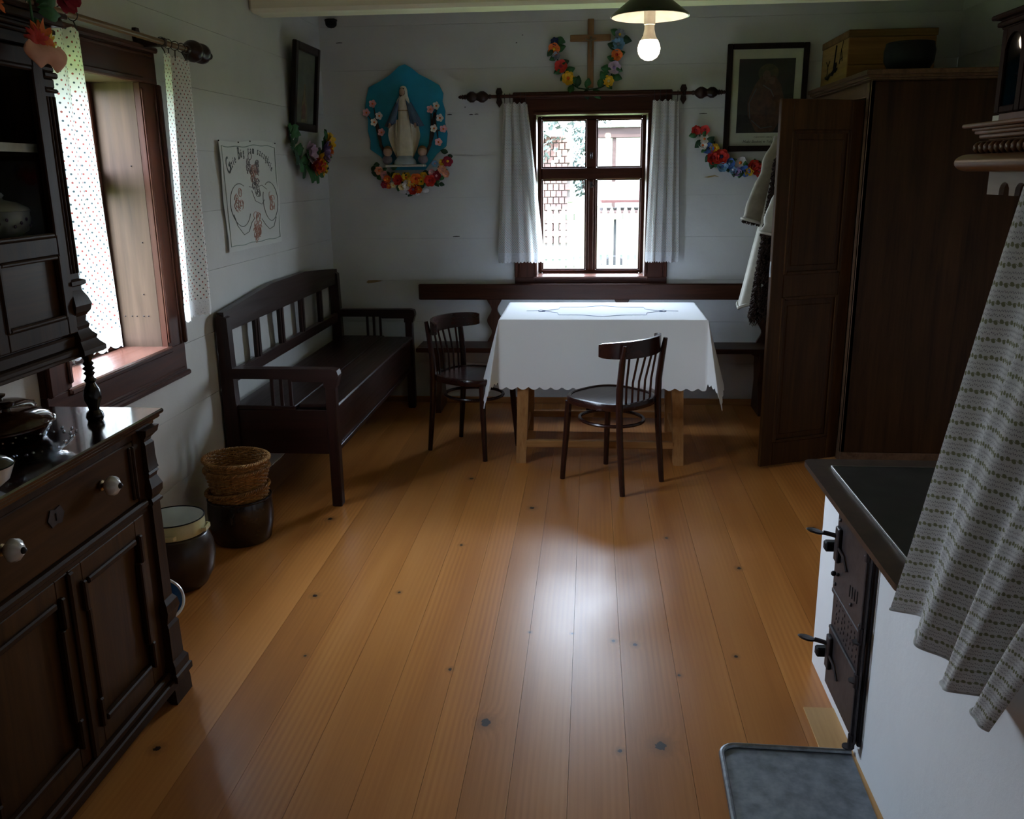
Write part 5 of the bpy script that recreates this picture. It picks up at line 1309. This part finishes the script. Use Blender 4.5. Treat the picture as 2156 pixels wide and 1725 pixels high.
# ================================================================ WALL DECORATIONS
COL = {'red': (.55, .03, .02), 'crimson': (.35, .02, .05), 'orange': (.75, .16, .02), 'yellow': (.80, .50, .03), 'white': (.78, .76, .74), 'violet': (.30, .20, .42), 'lilac': (.45, .32, .42), 'blue': (.05, .13, .42),
       'sky': (.20, .38, .60), 'navy': (.02, .03, .12), 'pink': (.75, .38, .42), 'peach': (.80, .40, .25), 'green': (.03, .13, .04), 'dkgreen': (.015, .06, .025), 'grey': (.30, .33, .42), 'cream': (.80, .72, .40)}
def cmat(n): return plain(n + '_paper', COL[n], .7, 0, .2, 60)
def flower_geo(M, r, petals, rr, cup=.35, wf=1.15):
    g = G()
    for k in range(petals):
        a = 2*PI*k/petals + rr.uniform(-.1, .1); Rm = M @ Matrix.Rotation(a, 4, 'Z'); w_ = r*math.sin(PI/petals)*wf
        g.grid(lambda u, v: (r*(.12+.88*u), w_*(v-.5)*2*math.sin(PI*min(.97, .18+.75*u))**.7, r*cup*(u**1.6) + r*.12*abs(v-.5)), 4, 2, M=Rm)
        if petals > 5 and r > .018: g.grid(lambda u, v: (r*(.1+.58*u), w_*.8*(v-.5)*2*math.sin(PI*min(.97, .2+.7*u)), r*(cup+.35)*(u**1.3)+.002), 3, 2, M=Rm @ Matrix.Rotation(.4, 4, 'Z'))
    return g
def add_flower(par, p, nrm, r, colr, ctr, rr, petals=6, name='flower'):
    nrm = Vector(nrm).normalized(); q = nrm.to_track_quat('Z', 'Y').to_matrix().to_4x4(); M = Matrix.Translation(p) @ q
    o = build(name, flower_geo(M, r, petals, rr, wf=.80 if name == 'blossom' else 1.05), cmat(colr), par, smooth=60, recalc=False)
    build('flower_centre', G().ball((p[0]+nrm.x*r*.18, p[1]+nrm.y*r*.18, p[2]+nrm.z*r*.18), r*.26, 8), cmat(ctr), o, smooth=60)
    return o
def add_leaf(par, p, d, nrm, L_, rr, c='green'):
    d = Vector(d).normalized(); nrm = Vector(nrm).normalized(); s_ = d.cross(nrm).normalized(); nrm = s_.cross(d)
    M = Matrix((( d.x, s_.x, nrm.x, p[0]), (d.y, s_.y, nrm.y, p[1]), (d.z, s_.z, nrm.z, p[2]), (0, 0, 0, 1)))
    g = G().grid(lambda u, v: (L_*u, L_*.34*(v-.5)*2*math.sin(PI*min(.98, .08+.9*u)), L_*.15*math.sin(PI*u) - L_*.14*abs(v-.5)*2), 5, 4, M=M)
    return build('leaf', g, cmat(c), par, smooth=60, recalc=False)
def garland(name, pts, nrm, items, label, cat, seed, leafn=14, r=.03, proud=.018, lo=.9):
    """pts: polyline on the wall; items: list of (t, colour, centre, radius)"""
    rr = random.Random(seed); P = [Vector(p) for p in pts]; nrm = Vector(nrm).normalized()
    seg = [(P[i+1]-P[i]).length for i in range(len(P)-1)]; T = sum(seg)
    def at(t):
        d = t*T
        for i, s_ in enumerate(seg):
            if d <= s_ or i == len(seg)-1: return P[i].lerp(P[i+1], min(1, d/s_)), (P[i+1]-P[i]).normalized()
            d -= s_
    t = thing(name, P[0], label, cat)
    g = G().tube([at(k/24)[0] + nrm*.006 for k in range(25)], .004, 6); build('stem', g, cmat('dkgreen'), t)
    leafn = int(leafn*1.6)
    for k in range(leafn):
        tt = (k+rr.random())/leafn; p, d = at(tt); side = d.cross(nrm)*(1 if k % 2 else -1)
        add_leaf(t, p + nrm*(proud*.5), side*1.0 + d*rr.uniform(-.6, .6) + nrm*.35, nrm, rr.uniform(.7, 1.15)*r*2.0, rr, rr.choice(('green', 'green', 'dkgreen')))
    for it in items:
        tt, c, ctr, rad = it[:4]; off = it[4] if len(it) > 4 else 0
        p, d = at(tt); p = p + d.cross(nrm)*off
        nn = nrm + Vector((rr.uniform(-.3, .3), rr.uniform(-.3, .3), rr.uniform(-.3, .3)))
        add_flower(t, p + nrm*proud, nn, rad*1.22, c, ctr, rr, rr.choice((5, 6, 7)))
    return t
NB = (0, -1, 0); yb = YB - .012
# crucifix with garland
cx_ = thing('crucifix', (-.013, YB-.03, 2.09), 'plain light brown wooden crucifix above the back window', 'crucifix')
W_CR = wood((.20, .10, .045), (.34, .19, .09), 'z', .5)
build('upright', G().box(-.032, .008, YB-.034, YB-.014, 2.095, 2.505, .003), W_CR, cx_)
build('crossbar', G().box(-.142, .113, YB-.036, YB-.016, 2.372, 2.412, .003), wood((.20, .10, .045), (.34, .19, .09), 'x', .5), cx_)
g = G().tube([(-.012, YB-.043, 2.385), (-.012, YB-.046, 2.34), (-.010, YB-.043, 2.29)], [.007, .008, .005], 8).tube([(-.048, YB-.042, 2.388), (-.012, YB-.043, 2.372), (.022, YB-.042, 2.388)], [.003, .005, .003], 6).ball((-.012, YB-.047, 2.394), .008, 8)
g.tube([(-.012, YB-.043, 2.30), (-.008, YB-.05, 2.275), (-.011, YB-.042, 2.255)], [.005, .004, .003], 6)
build('corpus', g, plain('dull_pewter', (.22, .17, .11), .4, .6), cx_, label='small metal figure')
build('wall_peg', G().box(-.02, -.004, YB-.016, YB+.008, 2.45, 2.46, 0), M_iron, cx_)
garland('flower_garland', [(-.235, yb, 2.40), (-.245, yb, 2.34), (-.215, yb, 2.25), (-.175, yb, 2.19), (-.14, yb, 2.125), (-.08, yb, 2.09), (0, yb, 2.085), (.075, yb, 2.10), (.11, yb, 2.14), (.14, yb, 2.22), (.155, yb, 2.30), (.165, yb, 2.37), (.17, yb, 2.42)], NB,
        [(.03, 'navy', 'blue', .024), (.08, 'orange', 'yellow', .032), (.13, 'grey', 'grey', .022), (.21, 'red', 'crimson', .034), (.31, 'yellow', 'orange', .036), (.66, 'yellow', 'cream', .030), (.76, 'lilac', 'violet', .034), (.85, 'orange', 'red', .030), (.92, 'sky', 'grey', .036), (.985, 'grey', 'yellow', .028)],
        'paper flower garland curved like a U round the crucifix', 'garland', 21, 16, .036)
# framed Madonna picture
W_FR = wood((.008, .005, .004), (.022, .012, .009), 'z', .35)
pc = thing('framed_picture', (1.09, YB-.03, 1.70), 'large dark framed picture with cream mat beside the wardrobe', 'picture')
FX0, FX1, FZ0, FZ1 = .840, 1.340, 1.690, 2.335
def tiltp(z): return YB-.030 - (z-FZ0)*.03
Mtilt = Matrix.Translation((0, YB-.030, FZ0)) @ Matrix.Rotation(math.radians(1.6), 4, 'X')
g = G()
fw = .034
g.box(FX0, FX0+fw, -.012, .012, 0, FZ1-FZ0, .004, Mtilt).box(FX1-fw, FX1, -.012, .012, 0, FZ1-FZ0, .004, Mtilt).box(FX0+fw, FX1-fw, -.012, .012, 0, fw, .004, Mtilt).box(FX0+fw, FX1-fw, -.012, .012, FZ1-FZ0-fw, FZ1-FZ0, .004, Mtilt)
build('frame', g, W_FR, pc)
build('mat_board', G().box(FX0+fw-.002, FX1-fw+.002, .004, .008, fw-.002, FZ1-FZ0-fw+.002, 0, Mtilt), plain('cream_mat', (.55, .51, .38), .8, 0, .12, 6), pc)
def img(x0, x1, z0, z1, off, c, name, par, round_=False):
    build(name, G().box(x0, x1, .0035-off, .0045-off, z0, z1, 0, Mtilt), plain(name, c, .6, 0, .3, 25), par, smooth=0)
prn = build('print', G().box(FX0+.078, FX1-.078, .0030, .0042, .112, FZ1-FZ0-.090, 0, Mtilt), plain('dark_print', (.022, .018, .014), .7, 0, .5, 12), pc)
def ell(cxx, czz, rx, rz, off, n=28, pts=None):
    g = G(); pp = pts or [(cxx + rx*math.cos(2*PI*i/n), czz + rz*math.sin(2*PI*i/n)) for i in range(n)]
    g.prism(pp, lambda a, b: (a, .0030-off, b), lambda a, b: (a, .0034-off, b), Mtilt); return g
mx_ = 1.09
build('printed_robe', ell(0, 0, 0, 0, .0004, pts=[(mx_-.05, .118), (mx_-.105, .22), (mx_-.11, .30), (mx_-.07, .40), (mx_-.03, .455), (mx_+.05, .455), (mx_+.09, .40), (mx_+.12, .30), (mx_+.11, .21), (mx_+.06, .118)]), plain('robe_print', (.085, .035, .018), .7, 0, .4, 30), prn)
build('printed_halo', ell(mx_+.01, .47, .062, .055, .0003), plain('halo_print', (.075, .055, .025), .7, 0, .4, 30), prn)
build('printed_face', ell(mx_, .455, .024, .032, .0009), plain('face_print', (.12, .065, .04), .7, 0, .3, 40), prn)
build('printed_face', ell(mx_+.035, .425, .018, .022, .0010), plain('face_print', (.12, .065, .04), .7, 0, .3, 40), prn)
g = G()
for pts in ([(mx_-.09, .20), (mx_-.10, .29), (mx_-.06, .38)], [(mx_-.08, .19), (mx_-.02, .14), (mx_+.05, .15)], [(mx_-.02, .40), (mx_+.03, .37), (mx_+.05, .33)]):
    g.tube([Mtilt @ Vector((a, .0022, b)) for a, b in pts], .0035, 5)
build('printed_lace', g, plain('lace_print', (.10, .10, .10), .7), prn)
Mtx = Mtilt @ Matrix.Translation((mx_, .0035, .082)) @ Matrix.Rotation(PI/2, 4, 'X')
build('caption', text_mesh('t', 'CUDOWNY OBRAZ', .013, Mtx, None, None), plain('print_ink', (.05, .04, .03), .7), pc, smooth=0, recalc=False)
Mtx = Mtilt @ Matrix.Translation((mx_, .0035, .052)) @ Matrix.Rotation(PI/2, 4, 'X')
build('caption', text_mesh('t', 'Matki Boskiej w Tuligłowach', .022, Mtx, None, None, .2, .0006), plain('print_ink', (.05, .04, .03), .7), pc, smooth=0, recalc=False)
build('glass_pane', G().box(FX0+fw, FX1-fw, -.004, -.002, fw, FZ1-FZ0-fw, 0, Mtilt), M_cglass, pc, smooth=0)
garland('flower_garland', [(.665, yb, 1.825), (.70, yb, 1.78), (.745, yb, 1.72), (.775, yb, 1.66), (.83, yb, 1.62), (.92, yb, 1.595), (1.02, yb, 1.585), (1.12, yb, 1.60), (1.20, yb, 1.64)], NB,
        [(.0, 'red', 'crimson', .026), (.05, 'red', 'crimson', .026, -.045), (.12, 'white', 'orange', .026, -.01), (.16, 'white', 'orange', .024, .02), (.22, 'blue', 'navy', .030), (.24, 'yellow', 'orange', .026, -.035), (.32, 'red', 'crimson', .038), (.38, 'red', 'navy', .040, -.035), (.44, 'sky', 'blue', .030, .02), (.50, 'blue', 'sky', .030, -.01),
         (.55, 'sky', 'white', .024, .02), (.58, 'violet', 'navy', .026, .03), (.60, 'white', 'orange', .034, -.03), (.66, 'blue', 'navy', .030, .02), (.70, 'yellow', 'orange', .026, .02), (.74, 'red', 'crimson', .034, -.01), (.80, 'red', 'crimson', .038, .02), (.88, 'red', 'orange', .036), (.95, 'blue', 'navy', .03)],
        'bright red, blue and white flower garland under the large picture', 'garland', 22, 18, .032)
# tilted picture on the left wall with its wreath
p2 = thing('framed_picture', (XL+.03, 5.62, 1.83), 'narrow dark framed picture on the left wall near the corner', 'picture')
Mt2 = Matrix.Translation((XL+.022, 5.60, 1.835)) @ Matrix.Rotation(PI/2, 4, 'Z') @ Matrix.Rotation(math.radians(6), 4, 'X')
g = G(); hw, hh, f_ = .235, .495, .045
g.box(-hw, -hw+f_, -.015, .012, 0, hh, .004, Mt2).box(hw-f_, hw, -.015, .012, 0, hh, .004, Mt2).box(-hw+f_, hw-f_, -.015, .012, 0, f_, .004, Mt2).box(-hw+f_, hw-f_, -.015, .012, hh-f_, hh, .004, Mt2)
build('frame', g, W_FR, p2)
pr = build('print', G().box(-hw+f_-.002, hw-f_+.002, .004, .009, f_-.002, hh-f_+.002, 0, Mt2), plain('grey_green_print', (.17, .175, .135), .6, 0, .3, 8), p2)
g = G()
build('printed_figure', G().prism([(-.06, .05), (-.05, .15), (-.02, .22), (-.015, .27), (.015, .27), (.02, .22), (.05, .15), (.06, .05)], lambda a, b: (a, .0034, b), lambda a, b: (a, .0039, b), Mt2), plain('ochre_print', (.26, .20, .10), .7, 0, .4, 30), pr)
build('printed_figure', G().prism([(-.045, .07), (-.04, .14), (.0, .17), (.03, .12), (.02, .07)], lambda a, b: (a, .0028, b), lambda a, b: (a, .0033, b), Mt2), plain('red_print', (.22, .09, .06), .7, 0, .4, 30), pr)
build('glass_pane', G().box(-hw+f_, hw-f_, -.003, -.001, f_, hh-f_, 0, Mt2), M_cglass, p2, smooth=0)
build('hanging_nail', G().box(XL-.004, XL+.02, 5.61, 5.63, 2.30, 2.31, .001), M_iron, p2)
xl = XL + .012
garland('flower_garland', [(xl, 5.32, 1.86), (xl, 5.33, 1.78), (xl, 5.40, 1.70), (xl, 5.50, 1.645), (xl+.02, 5.62, 1.63), (xl+.03, 5.74, 1.66), (xl+.04, 5.84, 1.73), (xl+.04, 5.90, 1.81)], (1, 0, 0),
        [(.46, 'lilac', 'violet', .055, -.07), (.52, 'crimson', 'red', .045), (.56, 'orange', 'red', .050), (.62, 'red', 'orange', .050, .01), (.66, 'yellow', 'cream', .050, -.02), (.70, 'yellow', 'orange', .045, .04), (.78, 'violet', 'grey', .060, -.03), (.85, 'violet', 'lilac', .055), (.95, 'yellow', 'orange', .050), (.90, 'orange', 'yellow', .04, .03)],
        'colourful flower garland under the narrow picture in the corner', 'garland', 23, 24, .050, .030)
# embroidered sampler
sp = thing('wall_sampler', (XL+.012, 4.66, 1.74), 'embroidered white linen wall cloth with Polish motto beside the side window', 'wall hanging')
def spf(u, v):
    y = 4.285 + .80*u + .012*v*(1-u); z = 1.742 + .012*u - (.528+.015*u)*v
    return (XL + .014 + .004*math.sin(u*11)*v + .003*math.sin(v*9+u*3), y, z - .006*math.sin(u*7)*(1-v))
spo = build('cloth', G().grid(spf, 40, 30), M_sampler, sp, smooth=80)
def spp(u, v, o=.0015): p = spf(u, v); return (p[0]+o, p[1], p[2])
def thread(cs, r, name, c):
    g = G()
    for pts in cs: g.tube([spp(u, v) for u, v in pts], r, 4)
    build(name, g, plain(name + '_stitch', c, .8), sp)
def arc(cx, cy, rx, ry, a0, a1, n=20): return [(cx+rx*math.cos(math.radians(a0+(a1-a0)*i/n)), cy+ry*math.sin(math.radians(a0+(a1-a0)*i/n))) for i in range(n+1)]
thread([[(.03+.94*i/20, .045+.006*math.sin(i)) for i in range(21)], [(.03, .045), (.03, .95)], [(.97, .045), (.97, .95)], [(.03+.94*i/20, .95-.005*math.sin(i)) for i in range(21)]], .0022, 'border', (.32, .38, .34))
thread([arc(.26, .58, .17, .20, -40, 300, 30)[6:], arc(.80, .58, .15, .19, -120, 210, 30), [(.12, .66), (.16, .77), (.26, .86), (.36, .84), (.42, .76), (.48, .72)], [(.90, .74), (.84, .83), (.74, .85), (.66, .80), (.60, .74)]], .0020, 'vine', (.16, .18, .16))
def motif(cx, cy, s, seed):
    rr = random.Random(seed); return [arc(cx+rr.uniform(-1, 1)*s, cy+rr.uniform(-1.6, 1.6)*s, s*rr.uniform(.3, .7), s*rr.uniform(.4, .9), rr.uniform(0, 180), rr.uniform(250, 480), 10) for _ in range(13)]
thread(motif(.24, .55, .055, 1) + motif(.81, .58, .045, 2) + motif(.52, .78, .055, 3) + motif(.52, .86, .045, 8) + motif(.55, .33, .05, 4), .0016, 'blossom', (.55, .30, .25))
thread(motif(.47, .24, .035, 5) + motif(.60, .25, .035, 6) + [arc(.48, .14, .03, .035, 0, 360)] + motif(.56, .42, .05, 7) + [[(.44, .42), (.55, .44), (.66, .42), (.74, .46)], [(.48, .46), (.52, .56), (.62, .60), (.68, .56)]], .0017, 'figures', (.20, .19, .20))
words = 'Gdzie Bóg tam szczęście'
gt = G(); n_ = len(words)
for i, ch in enumerate(words):
    if ch == ' ': continue
    t_ = i/(n_-1); ang = math.radians(158 - 136*t_)
    u = .50 + .40*math.cos(ang); v = .375 - .255*math.sin(ang)
    p = spp(u, v, .002); tilt = math.radians(52 - 104*t_)
    M_ = Matrix.Translation(p) @ Matrix.Rotation(PI/2, 4, 'Z') @ Matrix.Rotation(PI/2, 4, 'X') @ Matrix.Rotation(tilt*.75, 4, 'Z')
    s_ = .115 if i == 0 else (.085 if ch == 'B' else .058)
    tg = text_mesh('t', ch, s_, M_ @ Matrix.Scale(.62, 4, (1, 0, 0)), None, None, .25, .0006)
    gt.add(tg.v, tg.f)
build('lettering', gt, plain('dark_stitch', (.07, .08, .08), .8), sp, smooth=0, recalc=False, label='dark stitched cursive motto')
g = G()
for u in (.0, .3, .5, .98): p = spf(u, 0); g.ball((p[0]+.002, p[1], p[2]-.002), .004, 6)
build('nail', g, M_iron, sp)

# ---- blue wall shrine with a statue
sh = thing('wall_shrine', (-1.21, YB-.05, 1.62), 'blue wall shrine board with a white robed statuette and blossoms', 'wall shrine')
bl = [(-1.21, 2.262), (-1.17, 2.24), (-1.12, 2.20), (-1.05, 2.165), (-.99, 2.13), (-.965, 2.08), (-.972, 2.03), (-.955, 1.97), (-.960, 1.90), (-.945, 1.83), (-.955, 1.75), (-1.02, 1.70), (-1.10, 1.60), (-1.32, 1.60), (-1.40, 1.69), (-1.465, 1.735), (-1.46, 1.79), (-1.475, 1.85), (-1.47, 1.92), (-1.487, 1.99), (-1.475, 2.06), (-1.455, 2.125), (-1.38, 2.16), (-1.31, 2.20), (-1.25, 2.25)]
build('backboard', G().prism(bl, lambda a, b: (a, YB-.022, b), lambda a, b: (a, YB-.008, b)), plain('blue_painted_board', (.006, .27, .44), .5, 0, .15, 6), sh)
SXc, SYc = -1.222, YB-.075
stt = build('statuette', G().lathe([(.050, 1.690), (.050, 1.70), (.054, 1.74), (.048, 1.80), (.040, 1.86), (.034, 1.92), (.032, 1.97), (.036, 2.00), (.040, 2.03), (.030, 2.05), (.014, 2.058), (.012, 2.07)], (SXc, SYc, 0), 36, sy=.62, amp=.07, lobes=9), plain('ivory_paint', (.62, .56, .44), .5, 0, .1, 20), sh, smooth=60, label='ivory robed statuette with open hands')
build('head', G().ball((SXc-.004, SYc-.004, 2.088), .0185, 14, sz=1.25), plain('painted_skin', (.42, .26, .17), .5, 0, .1), stt, smooth=60)
build('hair', G().lathe([(.010, 2.045), (.022, 2.06), (.0235, 2.09), (.018, 2.112), (0, 2.118)], (SXc-.002, SYc+.014, 0), 16), plain('brown_paint', (.06, .03, .015), .6), stt, smooth=60)
build('veil', G().lathe([(.045, 1.99), (.036, 2.04), (.028, 2.07), (.0265, 2.10), (.018, 2.122), (0, 2.128)], (SXc+.001, SYc+.022, 0), 20), plain('ivory_paint', (.62, .56, .44), .5, 0, .1, 20), stt, smooth=60)
bm_ = plain('pale_blue_paint', (.075, .12, .20), .5, 0, .15, 20)
for sg in (-1, 1):
    build('mantle', G().grid(lambda u, v: (SXc + sg*(.020 + .030*u + (.055*u+.028)*v), SYc - .022 + .035*u - .012*math.sin(u*6), 2.045 - .015*u - .150*v - .012*math.sin(u*3)), 8, 12), bm_, stt, smooth=60, recalc=False)
    build('sleeve', G().tube([(SXc+sg*.040, SYc-.008, 2.01), (SXc+sg*.058, SYc-.022, 1.95), (SXc+sg*.080, SYc-.040, 1.895)], [.014, .018, .016], 10, ), bm_, stt, smooth=60)
    build('cloak', G().grid(lambda u, v: (SXc + sg*(.035 + .058*u + .016*math.sin(v*3.0)*u - .055*max(0, v-.35)*u*1.3), SYc + .012 - .018*math.sin(u*7), 1.92 - .02*u - (.215+.02*u)*v), 10, 12), plain('ivory_paint', (.62, .56, .44), .5, 0, .1, 20), stt, smooth=60, recalc=False)
    g = G(); hp = Vector((SXc+sg*.084, SYc-.046, 1.886))
    g.ball(hp, .0085, 8, sz=1.2, sy=.6)
    for k in range(4): g.tube([hp + Vector((sg*(k-1.5)*.0035, 0, -.006)), hp + Vector((sg*(.003+(k-1.5)*.0045), -.004, -.020+abs(k-1.3)*.002)), hp + Vector((sg*(.004+(k-1.5)*.005), -.008, -.026+abs(k-1.3)*.003))], [.0021, .0019, .0013], 5)
    g.tube([hp + Vector((-sg*.006, -.002, .0)), hp + Vector((-sg*.013, -.006, -.008)), hp + Vector((-sg*.014, -.009, -.014))], [.0022, .002, .0014], 5)
    build('hand', g, plain('painted_skin', (.42, .26, .17), .5, 0, .1), stt, smooth=60)
build('sash', G().tube([(SXc+.034*math.cos(2*PI*i/20), SYc+.022*math.sin(2*PI*i/20), 1.973) for i in range(20)], .003, 5, closed=True), plain('gilt_paint', (.30, .20, .06), .4), stt)
build('pedestal', G().lathe([(.072, 1.635), (.075, 1.64), (.070, 1.66), (.050, 1.682), (.040, 1.694)], (SXc, SYc, 0), 24, sy=.6), plain('pale_blue_glaze', (.33, .40, .44), .3, 0, .15, 20), sh, smooth=50)
build('ledge', G().box(SXc-.13, SXc+.13, YB-.11, YB-.01, 1.620, 1.635, .004), plain('pale_shelf', (.5, .48, .42), .6), sh)
rr = random.Random(9)
for sg, tips in ((-1, [(-1.425, 2.02), (-1.47, 1.965), (-1.385, 1.945), (-1.42, 1.905), (-1.375, 1.84)]), (1, [(-1.005, 2.0), (-1.045, 1.98), (-.985, 1.925), (-1.025, 1.86), (-.965, 1.855), (-1.0, 1.775)])):
    base = Vector((SXc+sg*.11, YB-.05, 1.66)); g = G()
    main = [base, Vector((SXc+sg*.165, YB-.045, 1.76)), Vector((SXc+sg*.175, YB-.04, 1.86)), Vector((SXc+sg*.195, YB-.035, 1.96))]
    g.tube(main, [.012, .010, .008, .004], 7)
    for k, (a, b_) in enumerate(tips):
        p = main[1+k % 3]; g.tube([p, (p + Vector((a, YB-.045, b_)))/2 + Vector((0, 0, -.012)), Vector((a, YB-.045, b_))], [.006, .005, .003], 5)
    build('branch', g, plain('dark_branch', (.035, .022, .016), .8), sh)
    for a, b_ in tips: add_flower(sh, Vector((a, YB-.055, b_)), (rr.uniform(-.3, .3), -1, rr.uniform(-.1, .3)), .026, 'pink' if rr.random() < .4 else 'white', 'orange', rr, 5, 'blossom')
    t = Vector((SXc+sg*.115, YB-.075, 1.715))
    ah = build('cherub_head', G().ball(t, .030, 14), plain('painted_skin', (.42, .26, .17), .5, 0, .1), sh, smooth=60)
    build('hair', G().ball(t + Vector((0, .008, .010)), .031, 12), plain('gold_hair', (.22, .11, .03), .6, 0, .3, 60), ah, smooth=60)
    build('cherub_body', G().ball(t + Vector((sg*.004, .0, -.048)), .034, 12, sz=.9, sy=.7), plain('grey_violet_paint', (.20, .17, .19), .6, 0, .2, 30), sh, smooth=60)
def shfl(x, z, c, ctr, r, y=.05, p=6): add_flower(sh, Vector((x, YB-y, z)), (rr.uniform(-.35, .35), -1, rr.uniform(-.3, .3)), r, c, ctr, rr, p)
for x, z, c, ctr, r in ((-1.405, 1.60, 'peach', 'orange', .030), (-1.37, 1.57, 'pink', 'lilac', .028), (-1.35, 1.545, 'orange', 'yellow', .026), (-1.29, 1.555, 'yellow', 'orange', .032), (-1.275, 1.535, 'red', 'crimson', .036), (-1.225, 1.55, 'yellow', 'orange', .036),
                        (-1.155, 1.545, 'orange', 'red', .040), (-1.185, 1.52, 'yellow', 'orange', .034), (-1.215, 1.505, 'white', 'cream', .036), (-1.105, 1.56, 'yellow', 'cream', .030), (-1.065, 1.53, 'red', 'crimson', .040), (-1.12, 1.525, 'yellow', 'green', .026),
                        (-1.175, 1.475, 'red', 'violet', .036), (-1.255, 1.495, 'cream', 'yellow', .024), (-1.31, 1.505, 'cream', 'yellow', .020), (-1.02, 1.56, 'crimson', 'pink', .034), (-1.05, 1.585, 'pink', 'white', .024), (-.985, 1.60, 'peach', 'pink', .030), (-.955, 1.575, 'peach', 'pink', .026),
                        (-.945, 1.655, 'crimson', 'yellow', .036), (-.98, 1.645, 'yellow', 'orange', .022), (-1.37, 1.51, 'crimson', 'red', .026), (-1.34, 1.50, 'orange', 'yellow', .020), (-1.14, 1.475, 'orange', 'yellow', .026), (-1.03, 1.64, 'sky', 'pink', .024)):
    shfl(x, z, c, ctr, r, .05 + (.02 if z < 1.55 else 0))
for k in range(70):
    t_ = k/69; x = -1.44 + .52*t_; z = 1.60 - .115*math.sin(PI*t_) + rr.uniform(-.03, .085) + (.05 if t_ > .9 else 0)
    add_leaf(sh, Vector((x, YB-.035, z)), (rr.uniform(-1, 1), -.3, rr.uniform(-1, .6)), NB, rr.uniform(.035, .055), rr, rr.choice(('green', 'dkgreen', 'dkgreen')))
for x, z in ((-1.205, 1.455), (-1.16, 1.452), (-1.25, 1.462), (-1.10, 1.468)): build('tissue_petal', G().ball((x, YB-.045, z), .026, 10, sy=.35, sz=.7), plain('white_tissue', (.66, .66, .70), .8), sh, smooth=60)

# ---- artificial flowers hanging over the hutch cornice
fh = thing('artificial_flowers', (-1.33, 2.2, 1.99), 'orange and pink artificial flowers with green leaves draped over the hutch', 'flowers')
fx = UX + .062
build('stem', G().tube([(fx-.05, 2.16, 2.0), (fx+.005, 2.19, 1.985), (fx, 2.20, 1.93)], .0035, 6).tube([(fx-.05, 2.06, 2.0), (fx-.01, 2.05, 1.99), (fx, 2.05, 1.95)], .0035, 6), cmat('green'), fh)
def ragged(p, n, r, c, seed, nr=(1, -.25, -.1), down=1.0, nm='flower'):
    rr = random.Random(seed); g = G(); q = Vector(nr).normalized().to_track_quat('Z', 'Y').to_matrix().to_4x4(); M = Matrix.Translation(p) @ q
    for k in range(n):
        a = 2*PI*k/n + rr.uniform(-.2, .2); L_ = r*rr.uniform(.7, 1.15); Rm = M @ Matrix.Rotation(a, 4, 'Z')
        g.grid(lambda u, v: (L_*u, L_*.16*(v-.5)*2*math.sin(PI*min(.98, .15+.8*u)), L_*.25*u*(1-u)*2 + rr.uniform(-.1, .1)*L_*u), 4, 2, M=Rm)
    return build(nm, g, cmat(c) if isinstance(c, str) else c, fh, smooth=60, recalc=False)
ragged((fx+.005, 2.205, 1.905), 16, .045, 'orange', 1); ragged((fx+.008, 2.19, 1.900), 12, .035, 'red', 2); ragged((fx, 2.255, 1.900), 10, .028, 'yellow', 3)
ragged((fx, 2.055, 1.965), 12, .040, 'orange', 4)
g = G().grid(lambda u, v: (fx + .010 + .012*math.sin(PI*u)*math.sin(PI*v), 2.215 + .090*math.cos(PI*(1-u))*(.4+.6*math.sin(PI*min(.95, .15+.8*v))) + .012*v, 1.892 - .052*v*(1+.15*math.sin(u*11)) + .004*math.sin(u*14)), 18, 8)
build('petal', g, plain('salmon_petal', (.62, .30, .20), .8, 0, .1, 20), fh, smooth=80, recalc=False)
for k, (y, z, dy, dz, L_) in enumerate(((2.24, 1.985, .6, .4, .07), (2.24, 1.975, 1, -.1, .07), (2.20, 1.985, -.5, .3, .05), (2.21, 1.95, .7, -.7, .05), (2.03, 1.97, -.6, -.6, .06), (2.02, 1.985, -1, .1, .06), (2.26, 1.99, .4, .8, .05), (2.22, 1.93, -.3, -1, .04))):
    add_leaf(fh, Vector((fx, y, z)), (.15, dy, dz), (1, 0, .2), L_, random.Random(k), 'green')
add_flower(fh, Vector((fx+.004, 2.345, 2.020)), (1, -.3, -.2), .040, 'crimson', 'crimson', random.Random(3), 7)
build('stem_tail', G().tube([(fx-.06, 2.25, 2.0), (fx-.0, 2.32, 2.015), (fx, 2.345, 2.018)], .003, 6), cmat('green'), fh)
